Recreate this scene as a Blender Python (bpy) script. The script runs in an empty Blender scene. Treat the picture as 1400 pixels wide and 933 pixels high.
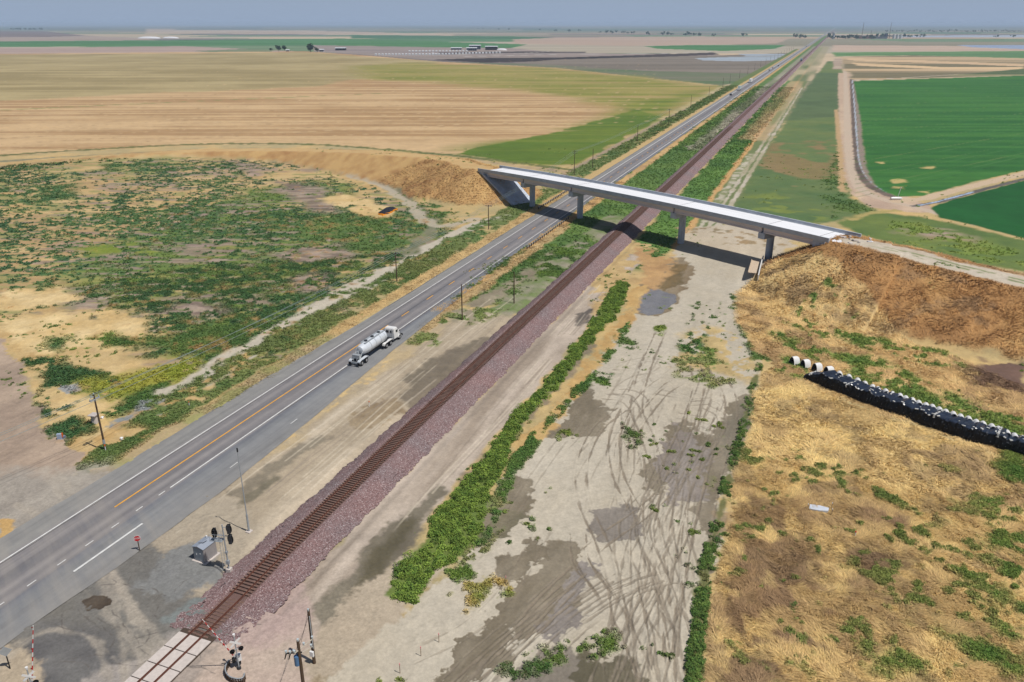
import bpy, bmesh, math, random
import numpy as np
from mathutils import Vector, Matrix
random.seed(7); RNG = np.random.default_rng(11)
R = math.radians
scn = bpy.context.scene
COL = scn.collection
# ------------------------------------------------------------------ camera, light, exposure
H_CAM = 60.0
F_PX = 1089.0; CX, CY = 700.0, 466.5; HOR = 33.0          # pinhole of the photograph (1400 x 933)
PITCH = math.atan((CY - HOR) / F_PX)
DX, DY = 0.3582366, 0.93363084                             # highway direction seen in the camera frame
YAW = math.atan2(DX, DY)                                   # the highway runs along world +Y, camera looks left of it
cam_d = bpy.data.cameras.new('camera'); cam = bpy.data.objects.new('camera', cam_d); COL.objects.link(cam)
cam.location = (0, 0, H_CAM)
cam.rotation_euler = (R(90) - PITCH, 0, YAW)
cam_d.sensor_width = 36; cam_d.lens = 36 * F_PX / 1400.0
cam_d.clip_start = 0.5; cam_d.clip_end = 200000
scn.camera = cam
SUN_EL, SUN_AZ = R(62), R(101)                             # azimuth clockwise from +Y
sd = Vector((math.sin(SUN_AZ)*math.cos(SUN_EL), math.cos(SUN_AZ)*math.cos(SUN_EL), math.sin(SUN_EL)))
sl = bpy.data.lights.new('sun', 'SUN'); sl.energy = 4.6; sl.angle = R(0.53); sl.color = (1.0, .955, .90)
so = bpy.data.objects.new('sun', sl); COL.objects.link(so); so.location = (60, -60, 300)
so.rotation_euler = sd.to_track_quat('Z', 'Y').to_euler()
world = bpy.data.worlds.new('World'); scn.world = world; world.use_nodes = True
wn = world.node_tree.nodes; wl = world.node_tree.links
bgn = wn.get('Background') or wn.new('ShaderNodeBackground')
sky = wn.new('ShaderNodeTexSky'); sky.sky_type = 'NISHITA'; sky.sun_disc = False
sky.sun_elevation = SUN_EL; sky.sun_rotation = SUN_AZ; sky.altitude = 60
sky.air_density = 1.0; sky.dust_density = 1.0; sky.ozone_density = 1.5
# the hazy band of air low over the plain: blue grey, by elevation of the sky direction
wt_ = wn.new('ShaderNodeTexCoord'); ws = wn.new('ShaderNodeSeparateXYZ'); wl.new(wt_.outputs['Generated'], ws.inputs[0])
wm = wn.new('ShaderNodeMapRange'); wm.inputs[1].default_value = .0; wm.inputs[2].default_value = .30; wm.inputs[3].default_value = .95; wm.inputs[4].default_value = 0; wl.new(ws.outputs[2], wm.inputs[0])
wx = wn.new('ShaderNodeMix'); wx.data_type = 'RGBA'; wl.new(wm.outputs[0], wx.inputs[0]); wl.new(sky.outputs[0], wx.inputs[6]); wx.inputs[7].default_value = (5.1, 6.5, 8.9, 1)
wl.new(wx.outputs[2], bgn.inputs[0]); bgn.inputs[1].default_value = 0.062
scn.view_settings.view_transform = 'Standard'; scn.view_settings.look = 'None'
scn.view_settings.gamma = 1; scn.view_settings.exposure = 0.0
scn.view_settings.use_curve_mapping = False
scn.render.engine = 'CYCLES'
try:
    scn.cycles.use_denoising = True; scn.cycles.volume_bounces = 0; scn.cycles.max_bounces = 6
    scn.cycles.volume_step_rate = 1.0
except Exception: pass

# ------------------------------------------------------------------ plane geometry of the site
ST, CT = math.sin(PITCH), math.cos(PITCH)
def W(x, y, z=0.0):
    """point of the site at height z (world X across the highway, Y along it)"""
    u = (x - CX) / F_PX; v = (y - CY) / F_PX
    dz = -ST - v * CT; t = (z - H_CAM) / dz
    gx, gy = u * t, (CT - v * ST) * t
    return (gx * DY - gy * DX, gx * DX + gy * DY)
def Wl(pts, z=0.0): return [W(p[0], p[1], (p[2] if len(p) > 2 else z)) for p in pts]

# ---- noise
def _h(ix, iy, s):
    n = (ix.astype(np.int64) * 374761393 + iy.astype(np.int64) * 668265263 + s * 2147483647 + 12345) & 0xffffffff
    n = ((n ^ (n >> 13)) * 1274126177) & 0xffffffff
    n = ((n ^ (n >> 16)) * 2246822519) & 0xffffffff
    return ((n ^ (n >> 15)) & 0xffffff) / float(0xffffff)
def vn(x, y, s=0):
    x0 = np.floor(x); y0 = np.floor(y); fx = x - x0; fy = y - y0
    fx = fx*fx*(3-2*fx); fy = fy*fy*(3-2*fy)
    a = _h(x0, y0, s); b = _h(x0+1, y0, s); c = _h(x0, y0+1, s); d = _h(x0+1, y0+1, s)
    return (a*(1-fx)+b*fx)*(1-fy)+(c*(1-fx)+d*fx)*fy
def fbm(x, y, wl_, octv=4, s=0, sp=None, gain=.55):
    t = 0; amp = 1; tot = 0
    for k in range(octv):
        L = wl_ / 2.0**k
        n = vn(x/L + 17.3*k, y/L - 9.1*k, s + k) - .5
        a = amp if sp is None else amp * np.clip(L/sp - 1, 0, 1)
        t = t + n*a; tot += amp; amp *= gain
    return t / tot * 1.7 + .5          # about 0..1 around .5
def sst(a, b, x):
    t = np.clip((x-a)/(b-a), 0, 1); return t*t*(3-2*t)

# ---- bridge frame: s along the bridge, n across it (towards the camera)
BP = (-93.05751, 264.70540); AX = (0.87382, -0.48625); NX = (-0.48625, -0.87382)
def BR(s, n): return (BP[0]+AX[0]*s+NX[0]*n, BP[1]+AX[1]*s+NX[1]*n)
def ztop(s): return 12.35 - .00021*(s-62)**2

# ---- embankments
def seg_dist(px, py, pts):
    best = np.full(px.shape, 1e9); hz = np.zeros(px.shape)
    for (a, b) in zip(pts[:-1], pts[1:]):
        vx, vy = b[0]-a[0], b[1]-a[1]; L2 = vx*vx+vy*vy
        t = np.clip(((px-a[0])*vx+(py-a[1])*vy)/L2, 0, 1)
        d = np.hypot(px-a[0]-vx*t, py-a[1]-vy*t)
        m = d < best
        best = np.where(m, d, best)
        if len(a) > 2: hz = np.where(m, a[2]+(b[2]-a[2])*t, hz)
    return best, hz
EL = [(*BR(-29, 1), 9.9), (*BR(-38, 1), 9.7)] + [(*W(x, y, z), z) for x, y, z in
      [(625,219.5,9.4), (580,214,8.6), (500,208,6.8), (425,205.5,4.4), (350,205,2.8), (270,206,1.5), (190,210,.7), (60,219,.1), (-200,232,.0)]]
ER = [(*BR(119, 1), 10.9), (*BR(127, 1), 10.8)] + [(*W(x, y, z), z) for x, y, z in
      [(1235,345,10.2), (1310,364,9.6), (1400,386,8.8), (1500,412,8.0), (1700,470,6.5)]]
def height(x, y):
    x = np.asarray(x, float); y = np.asarray(y, float)
    z = np.zeros(x.shape)
    for P_, sl_ in ((EL, 2.1), (ER, 2.35)):
        d, h = seg_dist(x, y, P_)
        s0 = (x-BP[0])*AX[0]+(y-BP[1])*AX[1]
        end = (s0 > -32) & (s0 < 122)
        k = np.where(end, 1.78, sl_)
        e = h - np.maximum(0, d-6.0)/k
        e = np.where(d < 90, e, -1)
        z = np.maximum(z, e)
    # ditch on the far side of the road, low spots
    return z
def hz(x, y): return float(height(np.array([x]), np.array([y]))[0])

# ---- masks
def poly_sd(x, y, pts):
    """signed distance, positive inside"""
    pts = np.array(pts, float)
    d = np.full(x.shape, 1e9); ins = np.zeros(x.shape, bool)
    for i in range(len(pts)):
        ax_, ay_ = pts[i]; bx_, by_ = pts[(i+1) % len(pts)]
        vx, vy = bx_-ax_, by_-ay_; L2 = vx*vx+vy*vy+1e-9
        t = np.clip(((x-ax_)*vx+(y-ay_)*vy)/L2, 0, 1)
        d = np.minimum(d, np.hypot(x-ax_-vx*t, y-ay_-vy*t))
        c = ((ay_ > y) != (by_ > y))
        with np.errstate(divide='ignore', invalid='ignore'):
            xi = ax_ + (y-ay_)*vx/(vy if abs(vy) > 1e-9 else 1e-9)
        ins ^= c & (x < xi)
    return np.where(ins, d, -d)
def K(r, g, b, k=1.0):
    """sRGB as seen in the sun -> base colour"""
    f = lambda c: (c/12.92 if c <= .04045 else ((c+.055)/1.055)**2.4)
    return np.array([f(r/255.)*.80*k, f(g/255.)*.80*k, f(b/255.)*.80*k])

# ------------------------------------------------------------------ ground sheet (finer near the viewpoint's side of the site)
NR, NC = 1250, 1400
def row_y():
    rows = []
    # distance rows: spacing grows with the square of the distance
    y = 46.0
    ys = [ -400., -250., -150., -90., -50., -20., 5., 20., 30., 38., 42.]
    while y < 120000:
        ys.append(y)
        y += max(.085, y*y/(H_CAM*F_PX)*(.95 if y < 1000 else (.45 if y < 9000 else 3)))
    return np.array(ys)
ys = row_y(); NR = len(ys)
tt = np.linspace(-1.02, .86, NC)
tt = np.concatenate([[-6, -3.5, -2.2, -1.5, -1.2, -1.08], tt, [.95, 1.1, 1.5, 2.2, 3.5, 6]]); NC = len(tt)
half = np.maximum(ys, 60.0)
GX = (half[:, None]*tt[None, :]); GY = np.repeat(ys[:, None], NC, 1)
U = (GX*DY - GY*DX).ravel(); V = (GX*DX + GY*DY).ravel()
dist = np.hypot(GX, GY).ravel()
SP = np.sqrt(np.maximum(dist, 60)*.00125 * np.maximum(.085, GY.ravel()**2/(H_CAM*F_PX)*.62))
Z = height(U, V)
N = U.size
class L: pass
col = np.zeros((N, 3)); rough = np.full(N, .95); weed = np.zeros(N); straw = np.zeros(N); kind = np.zeros(N)
n_big = fbm(U, V, 90, 4, 1, SP); n_mid = fbm(U, V, 14, 4, 2, SP); n_sm = fbm(U, V, 3, 4, 3, SP); n_fine = fbm(U, V, .7, 3, 4, SP)
n_str = fbm(U*1.0, V*.12, 3, 4, 5, SP)                     # streaks along the highway
PXR = None
def region(pts, soft=1.0, amp=2.0, wl_=6.0, s=50, z=0.0):
    """indices and mask of the area inside a traced outline, with a ragged edge"""
    P_ = Wl(pts, z)
    a = np.array(P_); m = soft + amp + 1
    idx = np.nonzero((U > a[:,0].min()-m) & (U < a[:,0].max()+m) & (V > a[:,1].min()-m) & (V < a[:,1].max()+m))[0]
    if not len(idx): return idx, np.zeros(0)
    x, y = U[idx], V[idx]
    d = poly_sd(x, y, P_)
    if amp: d = d + (fbm(x, y, wl_, 5, s, SP[idx], .62)-.5)*2.2*amp + (n_fine[idx]-.5)*min(amp, 1.0)*.9
    return idx, sst(-soft, soft, d)
def paint(idx, m, c):
    m = np.clip(m, 0, 1)[:, None]
    col[idx] = col[idx]*(1-m) + c*m
def two(c1, c2, t): 
    t = np.clip(t, 0, 1)[:, None]; return c1*(1-t)+c2*t
def area(pts, c1, c2, t=None, soft=1.0, amp=2.0, wl_=6.0, s=50, op=1.0, z=0.0, w=None, st=None, rg=None):
    idx, m = region(pts, soft, amp, wl_, s, z)
    if not len(idx): return idx, m
    tv = (n_mid[idx]*.6+n_sm[idx]*.4) if t is None else t(idx)
    paint(idx, m*op, two(c1, c2, tv))
    for arr, v_ in ((weed, w), (straw, st), (rough, rg)):
        if v_ is not None: arr[idx] = arr[idx]*(1-m*op) + v_*m*op
    return idx, m
def band(u0, u1, v0, v1, c1, c2, t=None, soft=.5, amp=.6, wl_=5, s=60, op=1.0, w=None, st=None, gate=None, rg=None):
    mg = soft+amp+1
    idx = np.nonzero((U > u0-mg) & (U < u1+mg) & (V > v0-5*mg) & (V < v1+5*mg))[0]
    x, y = U[idx], V[idx]
    d = np.minimum(x-u0, u1-x) + (fbm(x, y, wl_, 4, s, SP[idx])-.5)*2*amp
    dv = np.minimum(y-v0, v1-y)
    m = sst(-soft, soft, d)*sst(-4*soft, 4*soft, dv)*op
    if gate is not None: m = m*gate(idx)
    tv = (n_mid[idx]*.5+n_sm[idx]*.5) if t is None else t(idx)
    paint(idx, m, two(c1, c2, tv))
    for arr, v_ in ((weed, w), (straw, st), (rough, rg)):
        if v_ is not None: arr[idx] = arr[idx]*(1-m) + v_*m
    return idx, m
def path(pts, wd, c1, c2, soft=.25, amp=.2, op=1.0, s=70, dz=0.0, z=0.0, w=0.0, st=0.0, wl_=2.0, t=None):
    P_ = Wl(pts, z); a = np.array(P_); mg = wd+soft+amp+1
    idx = np.nonzero((U > a[:,0].min()-mg) & (U < a[:,0].max()+mg) & (V > a[:,1].min()-mg) & (V < a[:,1].max()+mg))[0]
    if not len(idx): return idx, np.zeros(0)
    d, _ = seg_dist(U[idx], V[idx], P_)
    d = wd/2 - d + (fbm(U[idx], V[idx], wl_, 3, s, SP[idx])-.5)*2*amp
    m = sst(-soft, soft, d)*op
    tv = (n_mid[idx]*.5+n_sm[idx]*.5) if t is None else t(idx)
    paint(idx, m, two(c1, c2, tv))
    if dz: Z[idx] += dz*m
    weed[idx] *= (1-m*(1-w)); straw[idx] *= (1-m*(1-st))
    return idx, m
def smooth_line(pts, n=8):
    out = []
    P_ = [pts[0]]+list(pts)+[pts[-1]]
    for i in range(1, len(P_)-2):
        p0, p1, p2, p3 = [np.array(q[:2], float) for q in P_[i-1:i+3]]
        for k in range(n):
            t = k/n
            out.append(tuple(.5*((2*p1)+(-p0+p2)*t+(2*p0-5*p1+4*p2-p3)*t*t+(-p0+3*p1-3*p2+p3)*t**3)))
    out.append(tuple(P_[-2][:2])); return out
# colours (as they look in full sun)
C_STRAW = K(196,166,112); C_STRAW2 = K(176,140,88); C_STRAWL = K(214,190,142); C_STRAWG = K(170,158,118)
C_WEED = K(62,88,48); C_WEED2 = K(92,116,58); C_GRN = K(104,136,56); C_GRNY = K(142,148,62)
C_DEAD = K(168,148,134); C_DEAD2 = K(118,100,92)
C_SAND = K(202,192,174); C_SAND2 = K(178,168,150); C_SANDB = K(176,160,138)
C_MUD = K(116,108,94); C_MUD2 = K(134,126,110); C_MUDD = K(88,82,70)
C_ASPH = K(128,128,130)
# --- default: a patchwork of far fields
ca, sa = math.cos(R(-20)), math.sin(R(-20))
gx = GX.ravel()*1.0; gy = GY.ravel()
fx = np.floor(gx/1150 + .35*np.floor(gy/620)); fy = np.floor(gy/620 + .08*np.sin(gx/3000))
hsh = _h(fx, fy, 5); pal = np.array([K(186,168,140), K(160,146,128), K(108,130,96), K(176,154,128), K(132,120,112), K(84,122,80), K(196,176,146), K(140,134,112), K(170,160,140), K(120,112,108)])
col[:] = pal[(hsh*len(pal)).astype(int) % len(pal)]
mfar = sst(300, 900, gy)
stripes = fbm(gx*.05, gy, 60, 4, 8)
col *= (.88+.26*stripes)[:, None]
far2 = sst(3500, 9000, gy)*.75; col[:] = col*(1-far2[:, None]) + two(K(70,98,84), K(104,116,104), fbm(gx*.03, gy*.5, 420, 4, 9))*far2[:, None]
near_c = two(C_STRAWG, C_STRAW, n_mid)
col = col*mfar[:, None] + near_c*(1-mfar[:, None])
far_t = lambda i: .5+(fbm(gx[i]*.06, gy[i], 40, 4, 21)-.5)*1.6
# far left bands
area([(-400,44),(60,43),(118,49),(60,51),(-400,50)], K(112,98,92), K(126,112,106), far_t, 8, 6, 300)
area([(-400,50),(60,51),(118,49),(200,53),(230,57),(-400,59)], K(166,150,136), K(150,134,122), far_t, 8, 6, 300)
area([(200,41),(420,42),(620,47),(620,50),(400,47),(200,46)], K(186,170,146), K(170,150,130), far_t, 15, 8, 300)
area([(700,52),(960,50),(1080,53),(1060,60),(850,63),(700,60)], K(182,160,140), K(172,150,132), far_t, 10, 6, 300)
area([(-400,60),(250,55),(470,53),(500,54),(720,61),(700,66),(560,64),(420,61.5),(250,63),(100,64),(-400,67)], K(64,112,62), K(80,128,74), far_t, 5, 4, 200)
area([(480,48),(700,50),(760,52),(700,54),(480,53)], K(60,104,66), K(72,116,74), far_t, 10, 6, 200)
area([(-400,67),(100,65),(250,63.5),(310,66),(420,71),(250,72),(-400,76)], K(178,156,142), K(162,142,132), far_t, 4, 4, 200)
area([(260,70),(330,67.5),(380,68),(370,71),(300,72)], K(110,124,92), K(126,132,100), far_t, 3, 3, 100)
# farmyard and feedlot ground
area([(425,62),(560,64.5),(700,66),(760,72),(1000,76),(985,80),(760,86),(640,84.5),(560,80),(500,75),(430,71)], K(140,128,120), K(158,144,136), far_t, 4, 4, 150)
area([(440,66),(640,72),(760,71),(760,75),(640,76),(440,71)], K(150,138,132), K(134,122,118), far_t, 3, 3, 150)
area([(590,82),(640,80),(760,79),(860,76),(975,72),(985,75),(860,80),(760,84),(660,86)], K(52,46,44), K(86,76,72), far_t, 2, 3, 60)
area([(600,72),(720,70.5),(800,71),(800,72.5),(700,73),(600,74)], K(66,60,58), K(92,84,80), far_t, 2, 3, 60)
path([(630,78),(760,74.6),(900,73.5),(975,71)], 9, K(190,184,176), K(178,172,166), 2, 2)
path([(560,75.5),(700,74),(760,70)], 7, K(178,170,160), K(168,160,150), 2, 2)
area([(880,63.5),(940,62),(1075,62),(1060,67),(990,70),(900,67)], K(66,118,66), K(84,132,78), far_t, 4, 4, 200)
# purple grey field and its green fringe
area([(680,88),(760,82),(860,79),(985,76),(1096,72),(1078,84),(1010,114),(985,117),(760,93)], K(134,124,112), K(116,108,96), far_t, 5, 5, 150)
area([(600,85),(660,86),(760,89),(880,97),(1040,101),(1010,114),(985,117),(760,95)], K(92,112,78), K(120,118,98), lambda i: far_t(i), 4, 8, 90)
area([(950,80),(1000,78),(1070,77),(1056,83),(1010,84),(960,83)], K(178,186,192), K(160,168,172), far_t, 2, 4, 60, rg=.35)
area([(1010,74),(1075,74),(1070,76.5),(1020,77)], K(172,180,188), K(160,168,172), far_t, 2, 3, 60, rg=.35)
# the wide straw field
def t_field(i):
    r = fbm(gx[i]*.05+gy[i]*.004, gy[i], 9, 3, 31, SP[i])
    r2_ = fbm(gx[i]*.03+gy[i]*.004, gy[i], 3.2, 2, 37, SP[i]*.6); return .5+(r-.5)*2.2+(r2_-.5)*1.0+(n_big[i]-.5)*1.2
MAINF = [(-500,80),(0,74),(250,71.5),(420,70.5),(500,76),(600,84.5),(760,93),(985,117.5),(955,134),(905,160),(790,226),(740,225),(640,213),(420,196),(220,200),(0,214),(-500,240)]
area(MAINF, K(198,168,126), K(168,136,96), t_field, 1.5, 1.2, 20)
area([(-500,82),(0,75),(420,72),(600,85),(560,98),(500,108),(430,118),(200,128),(0,138),(-500,150)], K(170,156,112), K(146,134,92), t_field, 8, 14, 90, op=.85)
def green_gate(pts, c1, c2, amp, wl_, op, soft=3, s=90, line=.5):
    idx, m = region(pts, soft, amp, wl_, s)
    if not len(idx): return
    r = fbm(gx[idx]*.06+gy[idx]*.004, gy[idx], 11, 4, 33+s, SP[idx])
    m = m*sst(.5-line, .5+line*.25, r+m*.35-.1)*op
    paint(idx, m, two(c1, c2, t_field(idx)))
green_gate([(480,90),(560,86),(760,94),(985,118),(955,134),(905,160),(850,150),(760,128),(640,120),(500,106)], K(124,128,54), K(158,146,84), 20, 80, .95, 34, 90, .50)
green_gate([(985,118),(955,134),(905,160),(790,226),(740,225),(620,211),(680,198),(760,182),(840,160),(870,140)], K(98,116,42), K(128,134,56), 10, 50, 1.0, 20, 91, .46)
green_gate([(640,204),(720,190),(800,170),(870,150),(905,160),(790,226),(740,225),(630,211)], K(88,112,40), K(106,122,46), 3, 20, 1.0, 2, 93, .14)
path([(-200,160),(0,151),(170,143),(330,136),(520,128)], 3.5, K(118,132,74), K(140,140,84), 1.5, 2.0, .75, wl_=30)
for k in range(26):                                    # harvest lines across the straw field
    y0 = 92 + k*4.6 + (k % 3); sl_ = -.045 - .0006*k
    path([(-250, y0+18), (300, y0+18+sl_*550), (900, y0+18+sl_*1150+8)], .5+.02*k, K(222,194,150) if k % 2 else K(140,114,80), K(180,152,112), .4, .5, .6, wl_=30)
# field edge lane and hedge bank behind the embankment
path([(1000,116),(960,139),(905,166),(860,190),(800,223),(770,240)], 3.2, K(168,150,124), K(150,134,112), .5, .4)
path(smooth_line([(-300,236),(0,213),(120,205),(230,199),(330,196.5),(430,198),(520,204),(620,213),(690,221),(780,232)]), 5.0, K(78,96,52), K(104,108,60), 1.2, 2.2, .9, w=.5)
path(smooth_line([(-300,230),(0,209),(120,201),(230,195.5),(330,193),(430,194),(520,200)]), 2.0, K(196,168,124), K(180,150,108), 1, 1)
path([(640,219),(700,226),(780,236)], 6, K(150,134,116), K(190,164,118), 1, 2)

# --- the large weedy lot on the left
LOT = [(-600,260),(0,222),(230,211),(350,215),(450,232),(540,258),(605,300),(690,292),(640,326),(560,372),(430,452),(330,520),(240,590),(150,640),(95,650),(60,600),(40,520),(0,462),(-600,520)]
def t_lot(i): return .5+(n_mid[i]-.5)*.8+(n_sm[i]-.5)*.9
area(LOT, K(204,178,128), K(176,146,98), t_lot, .6, .5, 8)
def veg(pts, c1, c2, dens, soft=3, amp=5, wl_=14, s=100, w=1.0, cl=2.6, z=0, op=1.0, t=None, hb=.12):
    """a patch of low growth that breaks up into clumps of size cl at its edge"""
    idx, m = region(pts, soft, amp, wl_, s, z)
    if not len(idx): return idx, m
    x, y = U[idx], V[idx]
    c = fbm(x, y, cl, 3, s+7, np.minimum(SP[idx], cl*.6)) 
    mm = sst(1-dens-.10, 1-dens+.08, c*.75+ (fbm(x, y, cl*4, 3, s+3, SP[idx])-.5)*.9 +.12)*m
    paint(idx, mm*op, two(c1, c2, fbm(x, y, cl*2.2, 4, s+20, SP[idx]) if t is None else t(idx)))
    weed[idx] = np.maximum(weed[idx]*(1-mm*op), mm*w*op); straw[idx] *= 1-mm*min(1, w*3)
    Z[idx] += hb*mm*(c-.25)*np.clip(2.2-SP[idx], 0, 1)
    return idx, mm
G1, G2 = K(72,100,54), K(98,120,62); G3, G4 = K(104,128,56), K(130,140,68); GD, GD2 = K(66,98,60), K(90,116,66)
# the lot: straw, olive grass, dark clumps, dead brush
def cam_fbm(i, wx_, wy_, octv, s):      # streaks drawn out across the lot
    return fbm(gx[i]/wx_, gy[i]/wy_, 1.0, octv, s, SP[i]/min(wx_, wy_))
CENT = [(140,340),(250,300),(360,262),(430,240),(500,285),(600,302),(622,328),(540,378),(430,446),(340,500),(280,520),(210,470),(150,420),(110,395)]
def lot_layer(pts, c1, c2, thr, wx_, wy_, s, w, soft=6, amp=8, hb=0., sharp=.06, op=1.0):
    idx, m = region(pts, soft, amp, 25, s)
    q_ = cam_fbm(idx, wx_, wy_, 4, s)*.62 + fbm(U[idx], V[idx], 34, 4, s+5, SP[idx])*.38
    mm = m*sst(thr-sharp, thr+sharp, q_)*op
    paint(idx, mm, two(c1, c2, cam_fbm(idx, wx_*.6, wy_*.6, 4, s+9)))
    weed[idx] = weed[idx]*(1-mm)+w*mm; Z[idx] += hb*mm
ALL = [(-600,262),(0,226),(230,215),(340,218),(450,236),(540,262),(600,302),(600,340),(560,372),(430,446),(330,505),(200,470),(120,420),(0,440),(-600,480)]
lot_layer(ALL, K(176,150,104), K(160,132,98), .50, 9, 5, 100, 0, op=.8)
lot_layer(ALL, K(150,146,92), K(132,136,84), .56, 8, 4, 101, .1, op=.8)
lot_layer(CENT, K(118,124,66), K(142,142,82), .34, 10, 5, 102, .25, op=.95)
lot_layer(CENT, K(92,114,60), K(112,130,66), .47, 6, 3, 103, .6)
lot_layer(ALL, K(168,148,132), K(124,108,98), .60, 10, 2.2, 104, .15, sharp=.1, op=.8)
lot_layer(CENT, K(172,152,138), K(124,106,98), .57, 9, 1.8, 105, .15, sharp=.08, op=.85)
lot_layer(ALL, GD, K(64,92,60), .615, 2.0, 1.5, 106, 1.0, hb=.12, sharp=.03)
lot_layer([(-600,262),(0,226),(230,215),(340,218),(300,330),(120,420),(0,440),(-600,480)], GD, GD2, .60, 2.0, 1.5, 107, 1.0, hb=.1, sharp=.03)
lot_layer(CENT, G1, GD, .555, 2.6, 1.9, 108, 1.0, hb=.15, sharp=.03)
veg([(-100,262),(0,258),(100,252),(110,268),(40,280),(-100,282)], GD, GD2, .66, 3, 4, 20, 102, 1, 2)
veg([(140,226),(270,222),(260,232),(150,236)], GD, GD2, .62, 3, 4, 20, 103, 1, 2)
veg([(380,310),(500,280),(590,305),(540,345),(470,350),(420,345)], G1, G2, .62, 4, 4, 20, 105, 1, 2.4)
veg([(100,340),(190,330),(205,345),(120,352)], K(132,140,56), K(112,130,50), .6, 3, 3, 10, 107, .3, 4)
for k, pg in enumerate([[(375,248),(420,250),(462,278),(465,290),(430,288),(400,270)], [(400,335),(480,330),(480,348),(420,358),(360,352)], [(395,378),(450,376),(440,398),(400,404)], [(325,222),(350,228),(350,240),(330,232)], [(240,412),(260,408),(300,430),(240,424)]]):
    veg(pg, C_DEAD, C_DEAD2, .72, 3, 4, 14, 120+k, .15, 2.0, t=lambda i: .5+(cam_fbm(i, 6, 1.4, 4, 777)-.5)*2.4, op=.85)
# bare straw islands
for k, pg in enumerate([[(0,440),(60,425),(150,425),(210,437),(200,460),(130,470),(60,485),(10,470)], [(120,470),(215,455),(230,470),(150,490),(110,488)], [(100,500),(190,492),(192,512),(130,515)],
                        [(50,530),(100,522),(120,545),(110,560),(70,560)], [(90,560),(160,545),(150,590),(110,590)], [(470,266),(540,286),(545,300),(500,296),(440,272)], [(0,395),(60,390),(110,410),(20,425),(-40,420)]]):
    veg(pg, C_STRAW, C_STRAWL, .86, 2, 3, 8, 140+k, 0, 3)
# lower left greens
veg([(35,493),(90,490),(130,505),(170,520),(150,545),(110,538),(90,560),(60,595),(45,570),(50,530)], GD, K(64,92,52), .9, 1.2, 2, 8, 160, 1, 2.2, hb=.25)
veg([(60,590),(100,570),(130,578),(128,592),(95,600),(90,608),(72,604)], GD, K(60,90,50), .95, .8, 1, 6, 161, 1, 2, hb=.3)
veg([(100,520),(240,500),(250,470),(330,478),(300,500),(250,530),(190,545),(140,560),(120,540)], K(126,136,50), K(150,146,62), .8, 3, 4, 12, 162, .6, 3)
veg([(180,470),(240,455),(330,440),(420,452),(330,500),(250,482)], G1, G2, .86, 3, 4, 12, 163, 1, 3, hb=.2)
veg([(110,462),(150,458),(205,472),(170,478),(120,474)], G3, G1, .8, 2, 2, 8, 164, 1, 3)
veg([(55,458),(100,462),(85,480),(60,478)], GD, G2, .6, 2, 2, 6, 165, 1, 2.5)
veg([(185,540),(235,520),(225,545),(150,575),(140,565)], G1, K(90,116,52), .85, 1.5, 2, 8, 166, 1, 2.5)
veg([(98,642),(145,606),(200,588),(262,548),(345,497),(352,512),(272,570),(212,608),(150,642),(112,650)], K(88,112,62), K(120,130,76), .74, .5, .8, 4, 168, .8, 1.6)
# light grey gravel and path beside the lot
path(smooth_line([(240,536),(290,510),(340,478),(400,442),(450,412),(500,388),(550,362),(600,332),(640,312),(690,296),(722,287)]), 5.6, K(196,188,170), K(176,166,148), .6, 1.2, 1.0, s=171, wl_=5)
veg([(235,540),(340,470),(450,405),(560,352),(640,312),(690,294),(650,312),(560,368),(450,425),(340,492),(250,548)], G1, G2, .28, .6, 1, 4, 172, 1, 1.6)
area([(145,585),(195,552),(235,545),(220,562),(160,590)], K(150,154,152), K(122,126,126), None, .5, 1.2, 3, 173)
area([(80,532),(105,527),(112,535),(92,538)], K(158,160,158), K(132,134,134), None, .4, .6, 3, 174)
path([(236,548),(300,512),(340,486)], 2.2, C_STRAW, C_STRAW2, .5, .8)
path([(140,600),(190,570),(250,540)], 2.5, C_STRAW, C_STRAW2, .6, 1.0, .8)
# frontage track bending round the foot of the embankment
path(smooth_line([(-300,244),(0,221.5),(100,214),(200,210.5),(300,211.5),(380,218.5),(450,232),(510,248),(548,264),(580,288),(592,310),(560,345)]), 4.4, K(108,112,84), K(136,130,108), 1, 1.6, .9, s=175, wl_=8)
path(smooth_line([(470,238),(520,254),(560,278),(580,300),(600,310),(650,300)]), 3.6, K(188,178,160), K(170,160,140), .6, 1.2, .8, s=176, wl_=5)
veg([(545,262),(600,282),(620,290),(600,304),(585,300)], G1, G2, .45, 1, 2, 6, 177, 1, 2)
band(-101.5, -91.5, 84, 2300, K(112,122,70), K(90,112,62), lambda i: .5+(n_mid[i]-.5)*1.4, .6, 1.0, 6, 700, w=.75, gate=lambda i: sst(.30, .55, fbm(U[i], V[i], 2.4, 3, 701, SP[i])*.6+fbm(U[i], V[i], 18, 3, 702, SP[i])*.4+np.where(V[i] > 250, .15, 0)))
band(-92.2, -88.6, 92, 2300, K(204,176,124), K(174,148,102), None, .5, .8, 5, 703, w=.05, st=.5)
band(-92.0, -88.0, 60, 130, K(176,156,118), K(150,146,96), lambda i: .5+(n_sm[i]-.5)*1.8, .7, 1.0, 4, 704, w=.3)
# bare track on the far left
area([(-300,430),(0,462),(22,495),(45,540),(62,590),(95,612),(120,620),(98,650),(60,690),(0,735),(-300,900)], K(176,156,136), K(152,134,118), lambda i: .5+(n_str[i]-.5)*1.4, .5, 1.2, 4, 178, w=0, st=0)
area([(-60,640),(60,640),(170,640),(150,680),(60,720),(-60,770)], K(166,158,146), K(146,138,128), lambda i: .5+(n_str[i]-.5)*1.2, 3, 2, 4, 179, w=0, st=0)
area([(0,712),(18,712),(14,728),(0,738)], C_STRAW, C_STRAW2, None, .3, .5, 2, 180)

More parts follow.
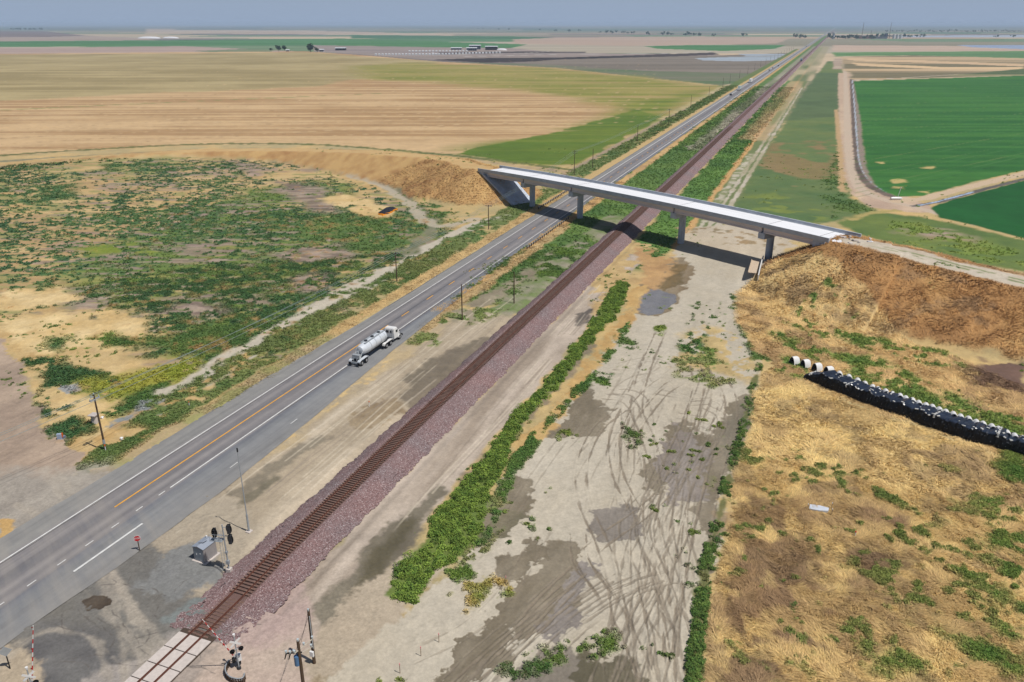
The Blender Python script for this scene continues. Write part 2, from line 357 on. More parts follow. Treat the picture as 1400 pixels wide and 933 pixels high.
# --- embankments
BROWN = K(166,118,72); BROWN2 = K(128,88,58); 
dz_ = np.zeros(N); 
emb = np.nonzero(Z > .12)[0]
right = emb[U[emb] > -30]; left = emb[U[emb] <= -30]
k1 = sst(.1, 1.2, Z[left]+(n_sm[left]-.5)*1.2)
tl = .5+(n_mid[left]-.5)*.9+(n_sm[left]-.5)*1.0
paint(left, k1, two(K(204,168,112), K(158,120,78), tl)); weed[left] *= 1-k1; straw[left] = k1*.5
k1 = sst(.1, 1.4, Z[right]+(n_sm[right]-.5)*1.2)
tr = .5+(n_mid[right]-.5)*1.1+(n_sm[right]-.5)*1.0
brn = sst(.35, .65, n_big[right]*.6+n_mid[right]*.4+.10*np.clip((U[right]-6)/30, -1, 1))[:, None]
cr = two(K(222,184,122), K(190,148,94), tr)*(1-brn) + two(K(188,144,92), K(156,118,76), tr)*brn
paint(right, k1, cr); weed[right] *= 1-k1; straw[right] = k1*.6
for P_, c1, c2, wd in ((EL, K(206,176,124), K(188,154,104), 4.6), (ER, K(206,196,178), K(178,164,144), 4.2)):
    idx = np.nonzero((np.abs(U-P_[1][0]) < 420) & (V > 20) & (V < 700))[0]
    d, hh = seg_dist(U[idx], V[idx], P_)
    m = sst(-.7, .7, wd-d+(fbm(U[idx], V[idx], 5, 3, 181, SP[idx])-.5)*2.4)*sst(.3, 1.5, Z[idx])
    paint(idx, m, two(c1, c2, n_sm[idx])); straw[idx] *= 1-m
idx = right; d, hh = seg_dist(U[idx], V[idx], ER)      # sparse weeds down the middle of the ramp top
m = sst(.8, .2, np.abs(d-1.0))*sst(.5, .62, n_sm[idx]+.06)*sst(118, 135, (U[idx]-BP[0])*AX[0]+(V[idx]-BP[1])*AX[1])
paint(idx, m*.8, np.broadcast_to(G2, (len(idx), 3)))
# wheel marks on the slope near the bridge end
for a_, b_ in (((1110,345),(1040,392)), ((1112,352),(1060,385)), ((1098,370),(1050,402)), ((1145,368),(1120,395))):
    for wz in (3.5,):
        path([a_, b_], .45, K(120,88,60), K(104,78,54), .2, .2, .7, z=wz)

# --- ground right of the railway, beyond the bridge
area([(1131,84),(1150,84),(1154,110),(1152,200),(1160,262),(1190,290),(1140,304),(1090,312),(1000,302),(985,290),(1020,240),(1060,185),(1100,125)], K(110,124,74), K(84,108,66), lambda i: .5+(n_big[i]-.5)*1.3+(n_mid[i]-.5)*.9, 2, 2, 10, 200, w=.04)
area([(1110,100),(1150,100),(1152,160),(1070,165)], K(78,98,68), K(92,110,74), lambda i: n_mid[i], 4, 4, 20, 216, op=.8)
veg([(1040,200),(1140,190),(1150,260),(1080,290),(1020,280)], K(142,120,84), K(128,116,76), .5, 4, 6, 20, 201, .02, 14)
veg([(1010,270),(1060,262),(1120,280),(1130,300),(1060,310),(1000,300)], K(124,136,66), K(106,122,64), .5, 3, 4, 20, 202, .1, 6)
veg([(1130,230),(1150,200),(1160,262),(1190,290),(1140,300),(1120,270)], G1, G2, .6, 2, 3, 10, 203, .8, 3)
area([(1190,290),(1260,296),(1400,330),(1700,420),(1700,440),(1400,372),(1300,352),(1180,322),(1150,305)], K(112,128,66), K(86,108,58), lambda i: .5+(n_mid[i]-.5)*1.3, 1.5, 2, 10, 204, w=.2)
veg([(1240,312),(1300,316),(1330,330),(1280,330),(1220,318)], C_DEAD, K(150,138,100), .6, 3, 3, 10, 205, .1, 4)
veg([(1190,300),(1260,305),(1400,345),(1400,368),(1280,340),(1180,318)], G3, G4, .35, 3, 3, 10, 206, .6, 4)
# strips of rough ground along the track, beyond the bridge
band(-49, -36.5, 200, 2500, K(78,112,58), K(98,130,64), lambda i: .5+(n_mid[i]-.5)*1.2, .8, 1.5, 8, 207, w=.8)
band(-36.5, -26.5, 245, 1200, K(118,128,84), K(104,116,72), None, .8, 1.0, 8, 210, w=.3)
band(-37.5, -35.0, 225, 1500, K(208,170,116), K(180,142,92), None, .5, .8, 8, 208, st=.2)
band(-34.5, -31.8, 215, 420, K(188,180,160), K(128,132,92), lambda i: .5+(n_sm[i]-.5)*3, .4, 1.0, 5, 211, w=.1)
band(-31.6, -29.9, 200, 900, K(190,180,162), K(160,152,124), lambda i: .5+(n_mid[i]-.5)*2, .3, .6, 6, 212)
band(-28.9, -27.3, 200, 900, K(192,182,164), K(160,152,124), lambda i: .5+(n_mid[i]-.5)*2, .3, .6, 6, 213)
band(-45, -30, 470, 1000, K(184,158,120), K(144,140,96), lambda i: .5+(fbm(U[i], V[i]*.08, 8, 4, 214, SP[i])-.5)*2.6, 1.5, 1.5, 20, 214, op=.75)
band(-49, -22, 1000, 2600, K(110,120,84), K(188,170,140), lambda i: .5+(fbm(U[i], V[i]*.06, 8, 4, 212, SP[i])-.5)*2.4, 1.5, 1.5, 20, 215, op=.8)
# canal bank, lane and green fields on the right
LANE = smooth_line([(1154,76),(1156,110),(1158,160),(1161,210),(1168,245),(1182,262),(1215,275),(1250,283),(1290,294),(1400,323),(1600,372)])
area([(1146,100),(1163,100),(1172,170),(1176,228),(1190,252),(1215,262),(1250,272),(1290,292),(1240,290),(1190,284),(1165,266),(1150,240),(1146,170)], K(178,154,134), K(196,172,146), lambda i: .5+(n_str[i]-.5)*1.4, .8, 1, 6, 213, w=0)
path(LANE, 4.2, K(200,182,160), K(182,162,142), .5, .5, s=214)
path([(1143,150),(1148,200),(1152,262)], 2.6, K(196,166,122), K(170,142,104), .6, 1.0, s=215)
path(smooth_line([(1164,108),(1168,160),(1172,205),(1177,235),(1190,254),(1216,268)]), 4.0, K(92,80,72), K(116,102,92), .5, .7, s=216)
path(smooth_line([(1165,108),(1169.5,160),(1173,205),(1178,230),(1192,250),(1212,263)]), .9, K(190,196,204), K(150,158,168), .2, .2, s=217, wl_=8)
path(smooth_line([(1168,108),(1174,160),(1178,205),(1184,234),(1200,254)]), 3.0, K(152,136,122), K(132,118,106), .5, .7, s=218)
area([(1167,111),(1290,107),(1420,103),(1900,112),(1900,150),(1420,229),(1330,249),(1262,268),(1228,269),(1203,260),(1188,240),(1181,205),(1176,160)], K(44,98,42), K(66,118,50), lambda i: .5+(fbm(gx[i]*.05-gy[i]*.03, gy[i]*1.0, 6, 3, 219, SP[i])-.5)*1.3+(n_big[i]-.5)*.6, .8, .6, 6, 219, w=.3)
for pg in ([(1218,246),(1232,244),(1240,249),(1222,251)], [(1220,255),(1236,255),(1236,259),(1222,258)], [(1258,230),(1276,228),(1270,231)], [(1256,262),(1270,261),(1268,264)], [(1198,222),(1212,221),(1206,224)]):
    area(pg, K(196,174,118), K(170,158,96), None, 1, 1.5, 5, 220)
for k in range(26):
    y0 = 114+k*6.0; path([(1170,y0+6),(1300,y0-3-k*.8),(1420,y0-10-k*1.6)], .35+.012*k, (K(92,132,72), K(34,76,42), K(130,140,80))[k % 3], K(60,112,56), .4, .4, .6, wl_=12)
area([(1272,284),(1300,274),(1400,247),(1700,185),(1700,395),(1400,326),(1330,308),(1284,298)], K(24,80,36), K(32,94,42), lambda i: .5+(n_mid[i]-.5)*.5, .6, .4, 6, 221, w=.3)
path([(1700,160),(1420,233),(1340,252),(1262,272),(1225,276)], 5.0, K(206,182,152), K(188,166,138), .6, .6, s=222)
path([(1700,168),(1420,240),(1345,259),(1285,276),(1250,282)], 2.6, K(92,88,84), K(110,104,98), .4, .4, s=223)
path([(1330,263),(1300,271),(1278,277),(1256,281)], .9, K(170,188,212), K(150,170,196), .2, .3, s=224)
path([(1165,300),(1190,292),(1225,288)], 3, K(176,160,100), K(160,146,92), .8, 1, s=225)
# far right strips
area([(1138,72),(1400,70),(1700,72),(1700,84),(1400,80),(1250,76),(1160,77),(1140,78)], K(76,114,76), K(106,142,84), far_t, 5, 5, 200)
area([(1140,62),(1400,64),(1700,70),(1700,73),(1400,70),(1138,70)], K(194,172,150), K(176,152,136), far_t, 5, 5, 200)
area([(1310,62),(1400,62),(1700,64),(1700,70),(1400,67.5),(1330,65)], K(150,164,190), K(160,172,194), far_t, 5, 5, 200, rg=.3)
area([(1230,49),(1400,48),(1700,50),(1700,52),(1400,51.5),(1230,51.5)], K(170,178,192), K(160,168,180), far_t, 8, 5, 300)
area([(1150,78),(1250,76),(1400,80),(1700,86),(1700,110),(1400,103),(1168,110),(1154,96)], K(196,170,134), K(120,112,84), lambda i: .5+(fbm(gx[i]*.02-.0*gy[i], gy[i], 70, 4, 230)-.5)*3.2, 4, 4, 60)
area([(1165,86),(1290,92),(1400,92),(1400,95),(1290,95),(1170,90)], K(214,184,142), K(206,176,136), far_t, 3, 5, 60)
area([(1160,80),(1290,84),(1400,88),(1400,91),(1290,87),(1160,83)], K(206,178,140), K(200,170,134), far_t, 3, 5, 60)
area([(1140,80),(1151,80),(1151,95),(1139,95)], K(180,162,142), K(160,140,122), far_t, 2, 2, 60)
path([(1165,110),(1230,107),(1310,102),(1420,98)], 4, K(196,184,162), K(180,166,146), 1, 1)
area([(1290,104),(1400,94),(1600,90),(1600,106),(1400,104)], K(84,100,64), K(150,142,104), lambda i: .5+(fbm(gx[i]*.03, gy[i], 30, 4, 231)-.5)*3, 3, 3, 60)
# between highway and railway
band(-77, -58, 160, 5000, K(80,112,58), K(104,128,66), lambda i: .5+(n_mid[i]-.5)*1.1, .6, 1.2, 8, 232, w=.8)
band(-76.8, -73.2, 150, 5000, K(208,176,124), K(186,150,98), None, .5, .7, 7, 233, st=.6, w=0)
band(-66, -58, 130, 260, K(150,144,124), K(108,122,76), lambda i: .5+(n_sm[i]-.5)*1.6, .8, 1.8, 6, 234, w=.2)
band(-66, -59, 420, 2600, K(170,160,146), K(120,124,96), lambda i: .5+(fbm(U[i], V[i]*.08, 6, 4, 235, SP[i])-.5)*2.6, .8, 1.8, 6, 235, op=.8)
band(-77, -73, 2600, 9000, K(150,140,110), K(120,124,96), None, .8, 1.8, 6, 236)
veg([(720,345),(790,318),(830,330),(800,370),(740,385),(700,410),(680,400)], G1, G3, .55, 1.5, 2, 6, 237, 1, 2.5, hb=.2)
veg([(640,370),(760,330),(740,350),(700,370),(660,392),(620,410)], G1, G2, .5, 1.5, 2, 6, 238, 1, 2.5)
band(-72, -58.2, 62, 155, K(188,174,152), K(166,152,130), lambda i: .5+(n_str[i]-.5)*1.6, .5, .8, 5, 239, w=0)
band(-77, -70, 84, 150, K(186,166,130), K(162,148,124), lambda i: .5+(n_sm[i]-.5)*1.6, 1.2, 1.6, 5, 240, w=.05)
band(-75.2, -72.0, 139, 240, K(200,176,130), K(172,148,106), None, .5, .9, 5, 241, st=.5)
veg([(560,470),(600,440),(660,410),(700,420),(650,445),(600,475)], G2, K(130,134,82), .5, 1.5, 2, 6, 242, .7, 2)
veg([(600,430),(700,380),(760,340),(730,380),(660,430),(620,452)], K(128,118,98), K(150,140,118), .6, 1.5, 2, 6, 243, .2, 3)
path(smooth_line([(575,520),(600,500),(640,478),(690,462)]), 5.5, K(124,114,98), K(108,100,86), .8, 1.0, .95, s=244)
area([(538,545),(575,520),(612,480),(650,475),(668,490),(640,510),(600,545),(560,560)], K(118,108,92), K(132,120,102), None, .8, 1.0, 4, 245, rg=.5)
area([(482,575),(500,555),(540,545),(550,560),(520,580),(490,588)], K(130,112,88), K(156,140,114), lambda i: n_sm[i], .6, 1.2, 2.5, 246)
path(smooth_line([(330,672),(370,645),(410,615),(445,600)]), 2.4, K(112,104,90), K(126,118,102), .6, .8, .8, s=247)
path(smooth_line([(300,706),(340,680),(376,655)]), 1.4, K(96,92,76), K(110,104,88), .5, .5, .8, s=248)
for k in range(26):                                    # scraps of dry straw beside the shoulder
    a_ = (232+k*12+random.uniform(-6,6), 696-k*8.4+random.uniform(-4,4)+12)
    path([a_, (a_[0]+random.uniform(6,14), a_[1]-random.uniform(2,9))], random.uniform(.3,.8), K(214,188,138), C_STRAW, .2, .5, .7, s=250+k, wl_=1.0)
area([(215,690),(262,670),(300,668),(285,690),(240,708),(215,716)], K(138,130,118), K(122,114,102), None, .6, 1, 3, 280)
veg([(200,752),(260,735),(262,765),(215,775)], K(134,118,96), K(110,98,80), .6, .8, 1, 3, 281, 0, 1.2)
veg([(262,716),(285,702),(305,706),(318,722),(300,736),(268,728)], K(84,116,52), K(104,130,58), .72, .5, .7, 3, 282, 1, 1.2, hb=.3)
# side track right of the ballast
band(-50.2, -42, 50, 215, K(186,172,156), K(156,142,126), lambda i: .5+(n_str[i]-.5)*2, .5, .7, 5, 290, w=0)
area([(432,832),(470,790),(540,715),(600,660),(612,672),(570,730),(520,800),(470,860),(440,880)], K(110,102,86), K(128,120,104), lambda i: n_mid[i]*.7+n_sm[i]*.3, .6, .9, 5, 291, rg=.6)
area([(470,820),(500,770),(560,705),(575,712),(530,770),(490,830)], K(92,86,68), K(104,96,76), None, .8, .8, 4, 292, rg=.35)
path(smooth_line([(640,655),(680,612),(730,560),(780,505),(810,470)]), 1.8, K(112,102,90), K(134,122,108), .6, .9, .75, s=293)
area([(425,870),(470,850),(500,870),(470,935),(410,960),(400,900)], K(148,136,120), K(128,118,102), None, 1, 1.5, 4, 294, op=.8)
area([(790,430),(812,420),(808,440),(788,446)], K(92,86,80), K(108,100,92), None, .4, .6, 2, 295)

area([(400,935),(430,860),(470,820),(530,780),(575,740),(610,775),(585,800),(560,840),(480,935)], K(190,176,154), K(164,150,130), None, .6, 1.0, 4, 296, w=0, st=0)
# --- the big bare dirt strip
DIRT = [(300,1250),(395,1010),(440,935),(500,880),(560,822),(620,785),(648,740),(700,650),(760,570),(830,480),(880,412),(905,375),(930,335),(985,308),(1070,318),(1060,362),(1030,385),(1008,420),(1036,480),(1036,520),(1028,560),(1000,660),(975,780),(955,935),(950,1250)]
def t_dirt(i): return .5+(n_mid[i]-.5)*.6+(n_str[i]-.5)*.5+(n_sm[i]-.5)*.3
area(DIRT, K(196,187,169), K(172,162,143), t_dirt, .5, 1.0, 4, 300, w=0, st=0)
area([(925,320),(990,305),(1075,315),(1090,330),(1060,355),(1000,345),(940,335)], K(198,186,166), K(172,158,136), t_dirt, 1, 2, 5, 301)
veg([(930,312),(1000,312),(1080,330),(1060,350),(980,330)], K(166,140,104), K(134,124,100), .4, 1, 2, 5, 302, .2, 2)
M1, M2 = K(120,110,92), K(136,126,108)
def mud(pts, s, c1=M1, c2=M2, amp=1.2, rg=.75, op=1.0, dz=-.05, soft=.22, wl_=2.8):
    idx, m = region(pts, soft, amp, wl_, s)
    if not len(idx): return
    paint(idx, m*op, two(c1, c2, .5+(fbm(U[idx], V[idx]*.3, 2.5, 4, s+5, SP[idx])-.5)*1.8))
    rough[idx] = rough[idx]*(1-m)+rg*m; weed[idx] *= 1-m; Z[idx] += dz*m
mud([(866,428),(880,385),(915,352),(938,352),(948,375),(925,415),(900,435)], 310, K(128,112,88), K(140,126,104), amp=1.2)
mud([(895,385),(922,360),(940,362),(930,390),(905,400)], 311, K(124,104,70), K(112,98,70), 1, .5)
mud([(868,425),(876,404),(895,394),(922,402),(926,412),(905,428),(885,432)], 312, K(120,118,120), K(128,126,126), .4, .12, soft=.15)
mud([(744,598),(780,555),(805,524),(812,520),(806,545),(832,560),(828,585),(810,598)], 313)
mud([(636,740),(660,690),(700,648),(730,655),(724,690),(700,720),(680,745),(650,748)], 314)
mud([(656,735),(690,695),(716,700),(695,735)], 315, K(108,102,82), K(120,112,92), 1, .6)
mud([(885,640),(915,585),(935,575),(965,600),(1000,545),(1020,540),(1032,545),(1022,590),(1004,640),(985,700),(968,760),(945,690),(930,640),(900,680),(885,690)], 316, amp=1.6)
mud([(900,640),(925,580),(948,590),(968,620),(955,680),(910,690)], 317, K(134,124,114), K(146,137,128), 1.4, .5)
mud([(982,600),(1006,552),(1030,548),(1024,590),(1000,640)], 318, K(120,112,96), K(128,120,104), 1, .8)
mud([(808,700),(850,690),(872,690),(872,730),(838,742),(806,730)], 319, K(140,132,122), K(128,120,110), 1.0, .5)
mud([(644,860),(690,820),(730,770),(760,730),(792,740),(800,780),(790,820),(760,850),(700,890),(660,935),(600,1010),(560,1020),(600,930)], 320, amp=2.2)
mud([(700,760),(735,740),(745,760),(720,790),(680,800)], 321, amp=1.5)
mud([(745,860),(770,800),(800,770),(812,800),(780,850),(760,880)], 322, K(146,138,130), K(134,126,118), 1.5, .4)
mud([(770,935),(775,905),(810,893),(850,900),(880,930),(880,1100),(760,1100)], 323, K(114,106,88), K(96,90,72), 1.0, .6)
mud([(640,1000),(690,925),(760,880),(790,900),(760,960),(720,1040)], 324, K(124,116,104), K(138,130,118), 1.5, .7)
mud([(668,760),(695,758),(705,770),(680,785)], 325, amp=1)
mud([(1000,690),(985,700),(970,760),(965,800),(955,790),(965,730)], 326, amp=.8)
# straw and weeds in the dirt
veg([(960,440),(1036,470),(1036,520),(1000,520),(930,500),(920,470)], K(196,172,122), K(176,154,108), .5, 2, 2, 6, 330, .1, 2.0)
veg([(930,465),(942,455),(965,458),(965,480),(948,485),(930,482)], G1, K(70,108,46), .9, .8, .8, 3, 331, 1, 1.6, hb=.3)
veg([(960,478),(980,476),(980,498),(962,500)], G3, G2, .75, .8, .8, 3, 332, 1, 1.6, hb=.2)
veg([(918,490),(960,485),(1000,500),(1010,520),(970,530),(925,515)], G2, K(150,146,98), .38, 1, 1.5, 4, 333, .8, 1.4)
veg([(955,395),(1000,400),(1020,440),(990,450),(940,445),(945,420)], G1, G2, .32, 1, 1.5, 4, 334, 1, 1.6)
veg([(1005,440),(1040,455),(1070,470),(1060,500),(1035,495)], G1, G2, .4, 1, 1.5, 4, 335, 1, 2)
veg([(810,505),(835,512),(835,535),(812,530)], G1, G3, .5, .5, 1, 3, 336, 1, 1.2)
veg([(846,455),(872,468),(868,482),(848,476)], G1, G2, .5, .5, 1, 3, 337, 1, 1.2)
veg([(855,585),(885,600),(892,625),(870,625),(858,610)], G1, G2, .32, .5, 1, 3, 338, 1, 1.2)
veg([(895,445),(910,445),(905,460),(895,458)], G3, G4, .7, .5, .6, 3, 339, .8, 1.2)
veg([(760,585),(800,590),(790,602),(765,602)], G3, G4, .4, .5, .8, 3, 340, .8, 1.2)
veg([(640,800),(672,790),(698,800),(700,812),(665,825),(640,838)], K(112,130,62), K(196,164,104), .62, .6, 1, 3, 341, .8, 1.4, hb=.2)
veg([(722,690),(734,700),(728,724),(722,720)], G1, G2, .55, .4, .6, 2, 342, 1, .9)
veg([(735,650),(750,640),(760,660),(742,690)], G3, G4, .25, .4, .6, 2, 343, .8, .9)
veg([(775,875),(830,860),(850,885),(800,900),(720,905),(755,885)], G2, G3, .16, .6, 1, 3, 344, 1, 1.1)
veg([(690,915),(730,895),(745,915),(700,940)], G1, G2, .22, .6, 1, 3, 345, 1, 1.1)
veg([(930,760),(958,740),(960,800),(940,800)], G1, G2, .25, .6, 1, 3, 346, 1, 1.0)
veg([(740,555),(700,645),(690,700),(640,790),(600,830),(620,780),(690,640),(720,560)], G2, K(160,150,104), .3, .6, 1, 3, 347, .6, 1.1)
# --- tyre tracks pressed into the dirt
def track(pts, gauge=1.9, wd=.5, c=K(146,134,118), op=.7, dz=-.06, s=400, z=0):
    P_ = np.array(Wl(smooth_line(pts), z)); 
    d = np.gradient(P_, axis=0); nrm = np.stack([d[:,1], -d[:,0]], 1)/np.maximum(1e-6, np.hypot(d[:,0], d[:,1]))[:, None]
    for sg in (-1, 1):
        Q = [tuple(p) for p in P_+nrm*sg*gauge/2]; a = np.array(Q); mg = 2
        idx = np.nonzero((U > a[:,0].min()-mg) & (U < a[:,0].max()+mg) & (V > a[:,1].min()-mg) & (V < a[:,1].max()+mg))[0]
        if not len(idx): continue
        dd, _ = seg_dist(U[idx], V[idx], Q)
        nn = fbm(U[idx], V[idx], 1.6, 3, s+sg, SP[idx])
        m = sst(-.07, .07, wd/2-dd+(nn-.5)*.28)*op*sst(.30, .55, fbm(U[idx], V[idx], 7, 3, s+9, SP[idx]))
        paint(idx, m, two(c*.66, c, nn*1.5-.2)); Z[idx] += dz*m
        ridge = np.exp(-((dd-wd*.75)/.16)**2)*op; Z[idx] += .035*ridge; rough[idx] -= .15*m
TR = [[(860,935),(850,870),(840,800),(822,740),(800,690),(795,640),(815,590),(850,560)], [(905,935),(898,860),(880,790),(862,730),(852,680),(848,630),(862,570),(900,525),(940,510)],
      [(925,935),(918,850),(905,780),(900,700),(915,640),(940,580),(955,530),(950,500)], [(935,935),(930,860),(922,790),(925,720),(945,650),(962,590),(978,545),(975,520),(960,505)],
      [(940,900),(945,820),(958,740),(975,660),(990,600),(1000,560),(990,525),(965,512)], [(900,935),(880,880),(850,850),(820,800),(795,770),(790,730)],
      [(885,930),(850,850),(810,790),(795,765)], [(790,770),(830,735),(880,700),(930,650),(960,600)], [(700,880),(740,830),(790,780)], [(690,900),(740,850),(795,800)],
      [(830,560),(850,530),(880,515),(925,515)], [(850,500),(885,492),(910,502),(880,520)], [(862,600),(880,570),(910,535),(940,520)], [(890,480),(870,530),(845,590),(835,640)],
      [(905,450),(880,510),(870,560),(885,600),(893,660)], [(925,700),(935,640),(945,590)], [(905,720),(920,650),(940,600),(950,560)], [(910,900),(912,830),(895,760),(890,690),(905,640)],
      [(870,700),(845,650),(840,600),(855,560)], [(788,700),(800,650),(830,600),(862,540),(900,480)], [(760,640),(800,600),(840,545),(870,490)], [(928,800),(940,720),(960,650)],
      [(560,1020),(640,930),(720,860),(790,790)], [(880,1000),(905,880),(915,800)], [(700,700),(740,640),(800,560)], [(560,900),(640,860),(700,800),(760,690)]]
for k in range(15):
    xb = random.uniform(840, 945); xm = random.uniform(820, 960); xt = random.uniform(840, 990); yt = random.uniform(500, 620)
    TR.append([(xb+random.uniform(-30,20), 960), (xb, 880), ((xb+xm)/2+random.uniform(-25,25), 800), (xm, 720), (xm+(xt-xm)*.4+random.uniform(-15,25), 650), (xt, yt), (xt-random.uniform(20,60), yt-random.uniform(5,22))])
for k in range(9):
    x0 = 560+k*18; TR.append([(x0, 1000-k*6), (x0+80, 910-k*6), (x0+160, 840-k*4), (x0+215, 790)])
for k, t_ in enumerate(TR):
    track(t_, 2.0 if k % 3 else 1.6, .19 if k % 2 else .27, K(134,122,105) if k < 26 else K(136,125,109), (.85 if k not in (10,11,19,20,24,25) else .4) if k < 26 else .7, s=400+3*k)
# --- near right: lodged dry grass
DRY = [(953,1250),(960,935),(978,800),(1003,668),(1028,570),(1040,520),(1060,500),(1110,530),(1200,565),(1300,600),(1400,640),(1900,830),(2900,1200),(2900,1500)]
def t_dry(i): return .5+(n_mid[i]-.5)*.8+(n_sm[i]-.5)*.8+(n_fine[i]-.5)*.5
area(DRY, K(220,194,132,1.15), K(180,154,106,1.15), t_dry, .5, .8, 4, 350, w=0, st=1)
area([(1006,440),(1010,400),(1030,385),(1060,378),(1130,400),(1250,470),(1400,528),(1900,660),(2900,900),(2900,1200),(1900,830),(1400,640),(1300,600),(1200,565),(1110,530),(1060,500),(1030,480)], K(220,192,134,1.1), K(184,154,106,1.1), t_dry, .8, 1, 5, 351, w=0, st=.9)
veg([(1000,800),(1100,740),(1150,830),(1130,935),(1020,935)], K(160,132,94), K(140,116,88), .5, 2, 3, 6, 352, 0, 3)
veg([(1010,700),(1080,690),(1090,760),(1000,780)], K(166,138,96), K(146,120,88), .4, 2, 3, 6, 353, 0, 3)
veg([(1180,700),(1260,690),(1240,760),(1170,800)], K(158,130,94), K(142,118,90), .35, 2, 3, 6, 354, 0, 3)
veg([(800,360),(862,330),(900,336),(925,352),(890,380),(850,400),(830,430),(800,440),(810,400)], K(200,174,124), K(172,144,100), .7, 1, 1.5, 5, 355, 0, 2)
veg([(870,335),(925,352),(915,380),(880,400)], K(190,154,106), K(166,132,92), .7, 1, 1.5, 5, 356, 0, 2)
for k, (pg, dn) in enumerate([([(1075,490),(1110,500),(1110,515),(1080,518),(1052,505)], .95), ([(1110,470),(1060,455),(1062,475),(1120,492),(1140,484)], .75), ([(1130,485),(1200,490),(1260,520),(1400,575),(1400,600),(1280,545),(1200,520)], .78),
        ([(1160,505),(1240,525),(1330,560),(1400,590),(1400,605),(1240,548),(1150,518)], .85), ([(1110,440),(1200,465),(1290,480),(1330,505),(1280,500),(1190,480)], .6), ([(1300,540),(1400,585),(1500,640),(1500,660),(1400,610)], .8),
        ([(1330,675),(1400,670),(1400,760),(1370,750),(1345,710)], .62), ([(1300,770),(1340,770),(1370,800),(1375,830),(1330,805)], .62), ([(1190,905),(1220,885),(1260,900),(1265,918),(1200,922)], .85),
        ([(1290,866),(1350,875),(1400,905),(1400,925),(1340,905)], .85), ([(1280,830),(1335,850),(1320,860)], .5), ([(1385,840),(1400,835),(1400,880),(1365,870)], .6), ([(1385,620),(1400,625),(1400,660),(1360,650)], .8),
        ([(1330,730),(1400,770),(1450,860),(1400,850)], .4), ([(1120,400),(1180,450),(1120,470),(1070,440)], .2)]):
    veg(pg, K(88,118,54), K(128,138,70), dn-.10, 1.2, 1.6, 4, 360+k, 1, 1.3, hb=.25)
veg([(1150,690),(1400,690),(1400,935),(1150,935)], K(112,126,64), K(132,134,76), .10, 3, 2, 4, 380, .8, 1.4)
veg([(1000,600),(1300,640),(1200,935),(980,935)], K(104,122,62), K(132,134,76), .06, 3, 2, 4, 381, .8, 1.2)
veg([(1340,490),(1400,500),(1400,545),(1340,525)], K(116,92,80), K(98,78,68), .7, 1.5, 2, 6, 382, 0, 3)
dri = np.nonzero(straw > .5)[0]
pt_ = sst(.52, .66, fbm(U[dri], V[dri], 11, 5, 705, SP[dri], .6)); paint(dri, pt_*.4, two(K(162,128,88), K(134,108,84), n_sm[dri]))
pt_ = sst(.60, .70, fbm(U[dri], V[dri], 5, 5, 706, SP[dri], .65)); paint(dri, pt_*.4, np.broadcast_to(K(134,112,88), (len(dri), 3)))
# stray weeds everywhere on open ground
ow = np.nonzero((dist < 420) & ~((U > -73) & (U < -42) & (V < 160)) & (weed < .2) & ~((U > -90.5) & (U < -72) & (V < 5000)) & ~((U > -60) & (U < -49)))[0]
sd_ = vn(U[ow]/.75, V[ow]/.75, 710)*sst(.35, .7, fbm(U[ow], V[ow], 16, 4, 711, SP[ow])); sw_ = sst(.80, .86, sd_+np.where(straw[ow] > .3, -.12, 0)+np.where((U[ow] > -40) & (U[ow] < -6), -.055, 0))
paint(ow, sw_, two(G1, G4, vn(U[ow]/3, V[ow]/3, 712))); weed[ow] = np.maximum(weed[ow], sw_)
# paving fabric of the old apron by the crossing
APRON = [(-500,1250),(-200,935),(0,862),(40,838),(100,792),(170,742),(200,745),(245,790),(262,812),(330,860),(260,935),(120,1250)]
def t_apr(i): return .5+(n_mid[i]-.5)*.9+(n_sm[i]-.5)*.6
area([(170,742),(235,700),(300,680),(345,700),(345,770),(330,850),(250,870),(200,800)], K(176,164,144), K(156,144,126), t_apr, 1, 1, 4, 500, w=0, st=0)
area(APRON, K(126,122,114), K(106,104,100), t_apr, .8, 1.0, 4, 501, w=0, st=0)
area([(0,905),(60,850),(130,856),(180,900),(200,1000),(100,1100),(0,1000)], K(96,94,94), K(116,114,110), t_apr, 2.5, 1.5, 4, 502)
area([(-100,905),(0,888),(30,884),(46,900),(60,935),(70,1250),(-300,1250)], K(184,168,144), K(164,148,126), t_apr, .5, .8, 3, 503)
area([(190,800),(230,760),(262,745),(290,760),(300,790),(262,800),(240,830)], K(138,138,134), K(120,120,118), t_apr, .6, 1.0, 3, 504)
area([(225,850),(262,820),(290,808),(282,832),(256,858)], K(132,138,134), K(112,116,114), t_apr, .4, .6, 3, 505)
area([(186,935),(262,868),(280,880),(330,900),(300,960),(160,960)], K(168,156,144), K(150,138,128), t_apr, .5, .6, 3, 506)
area([(120,935),(190,900),(240,866),(262,872),(190,935),(150,1000)], K(160,152,144), K(142,136,130), t_apr, .6, .8, 3, 507)
area([(300,880),(360,820),(410,800),(430,850),(420,935),(380,1100),(250,1000),(280,930)], K(194,178,160), K(176,158,144), t_apr, 1, 1, 4, 508)
area([(330,842),(400,770),(425,780),(418,850),(370,880),(330,880)], K(184,164,152), K(164,144,136), lambda i: n_sm[i], .8, 1.2, 3, 509)
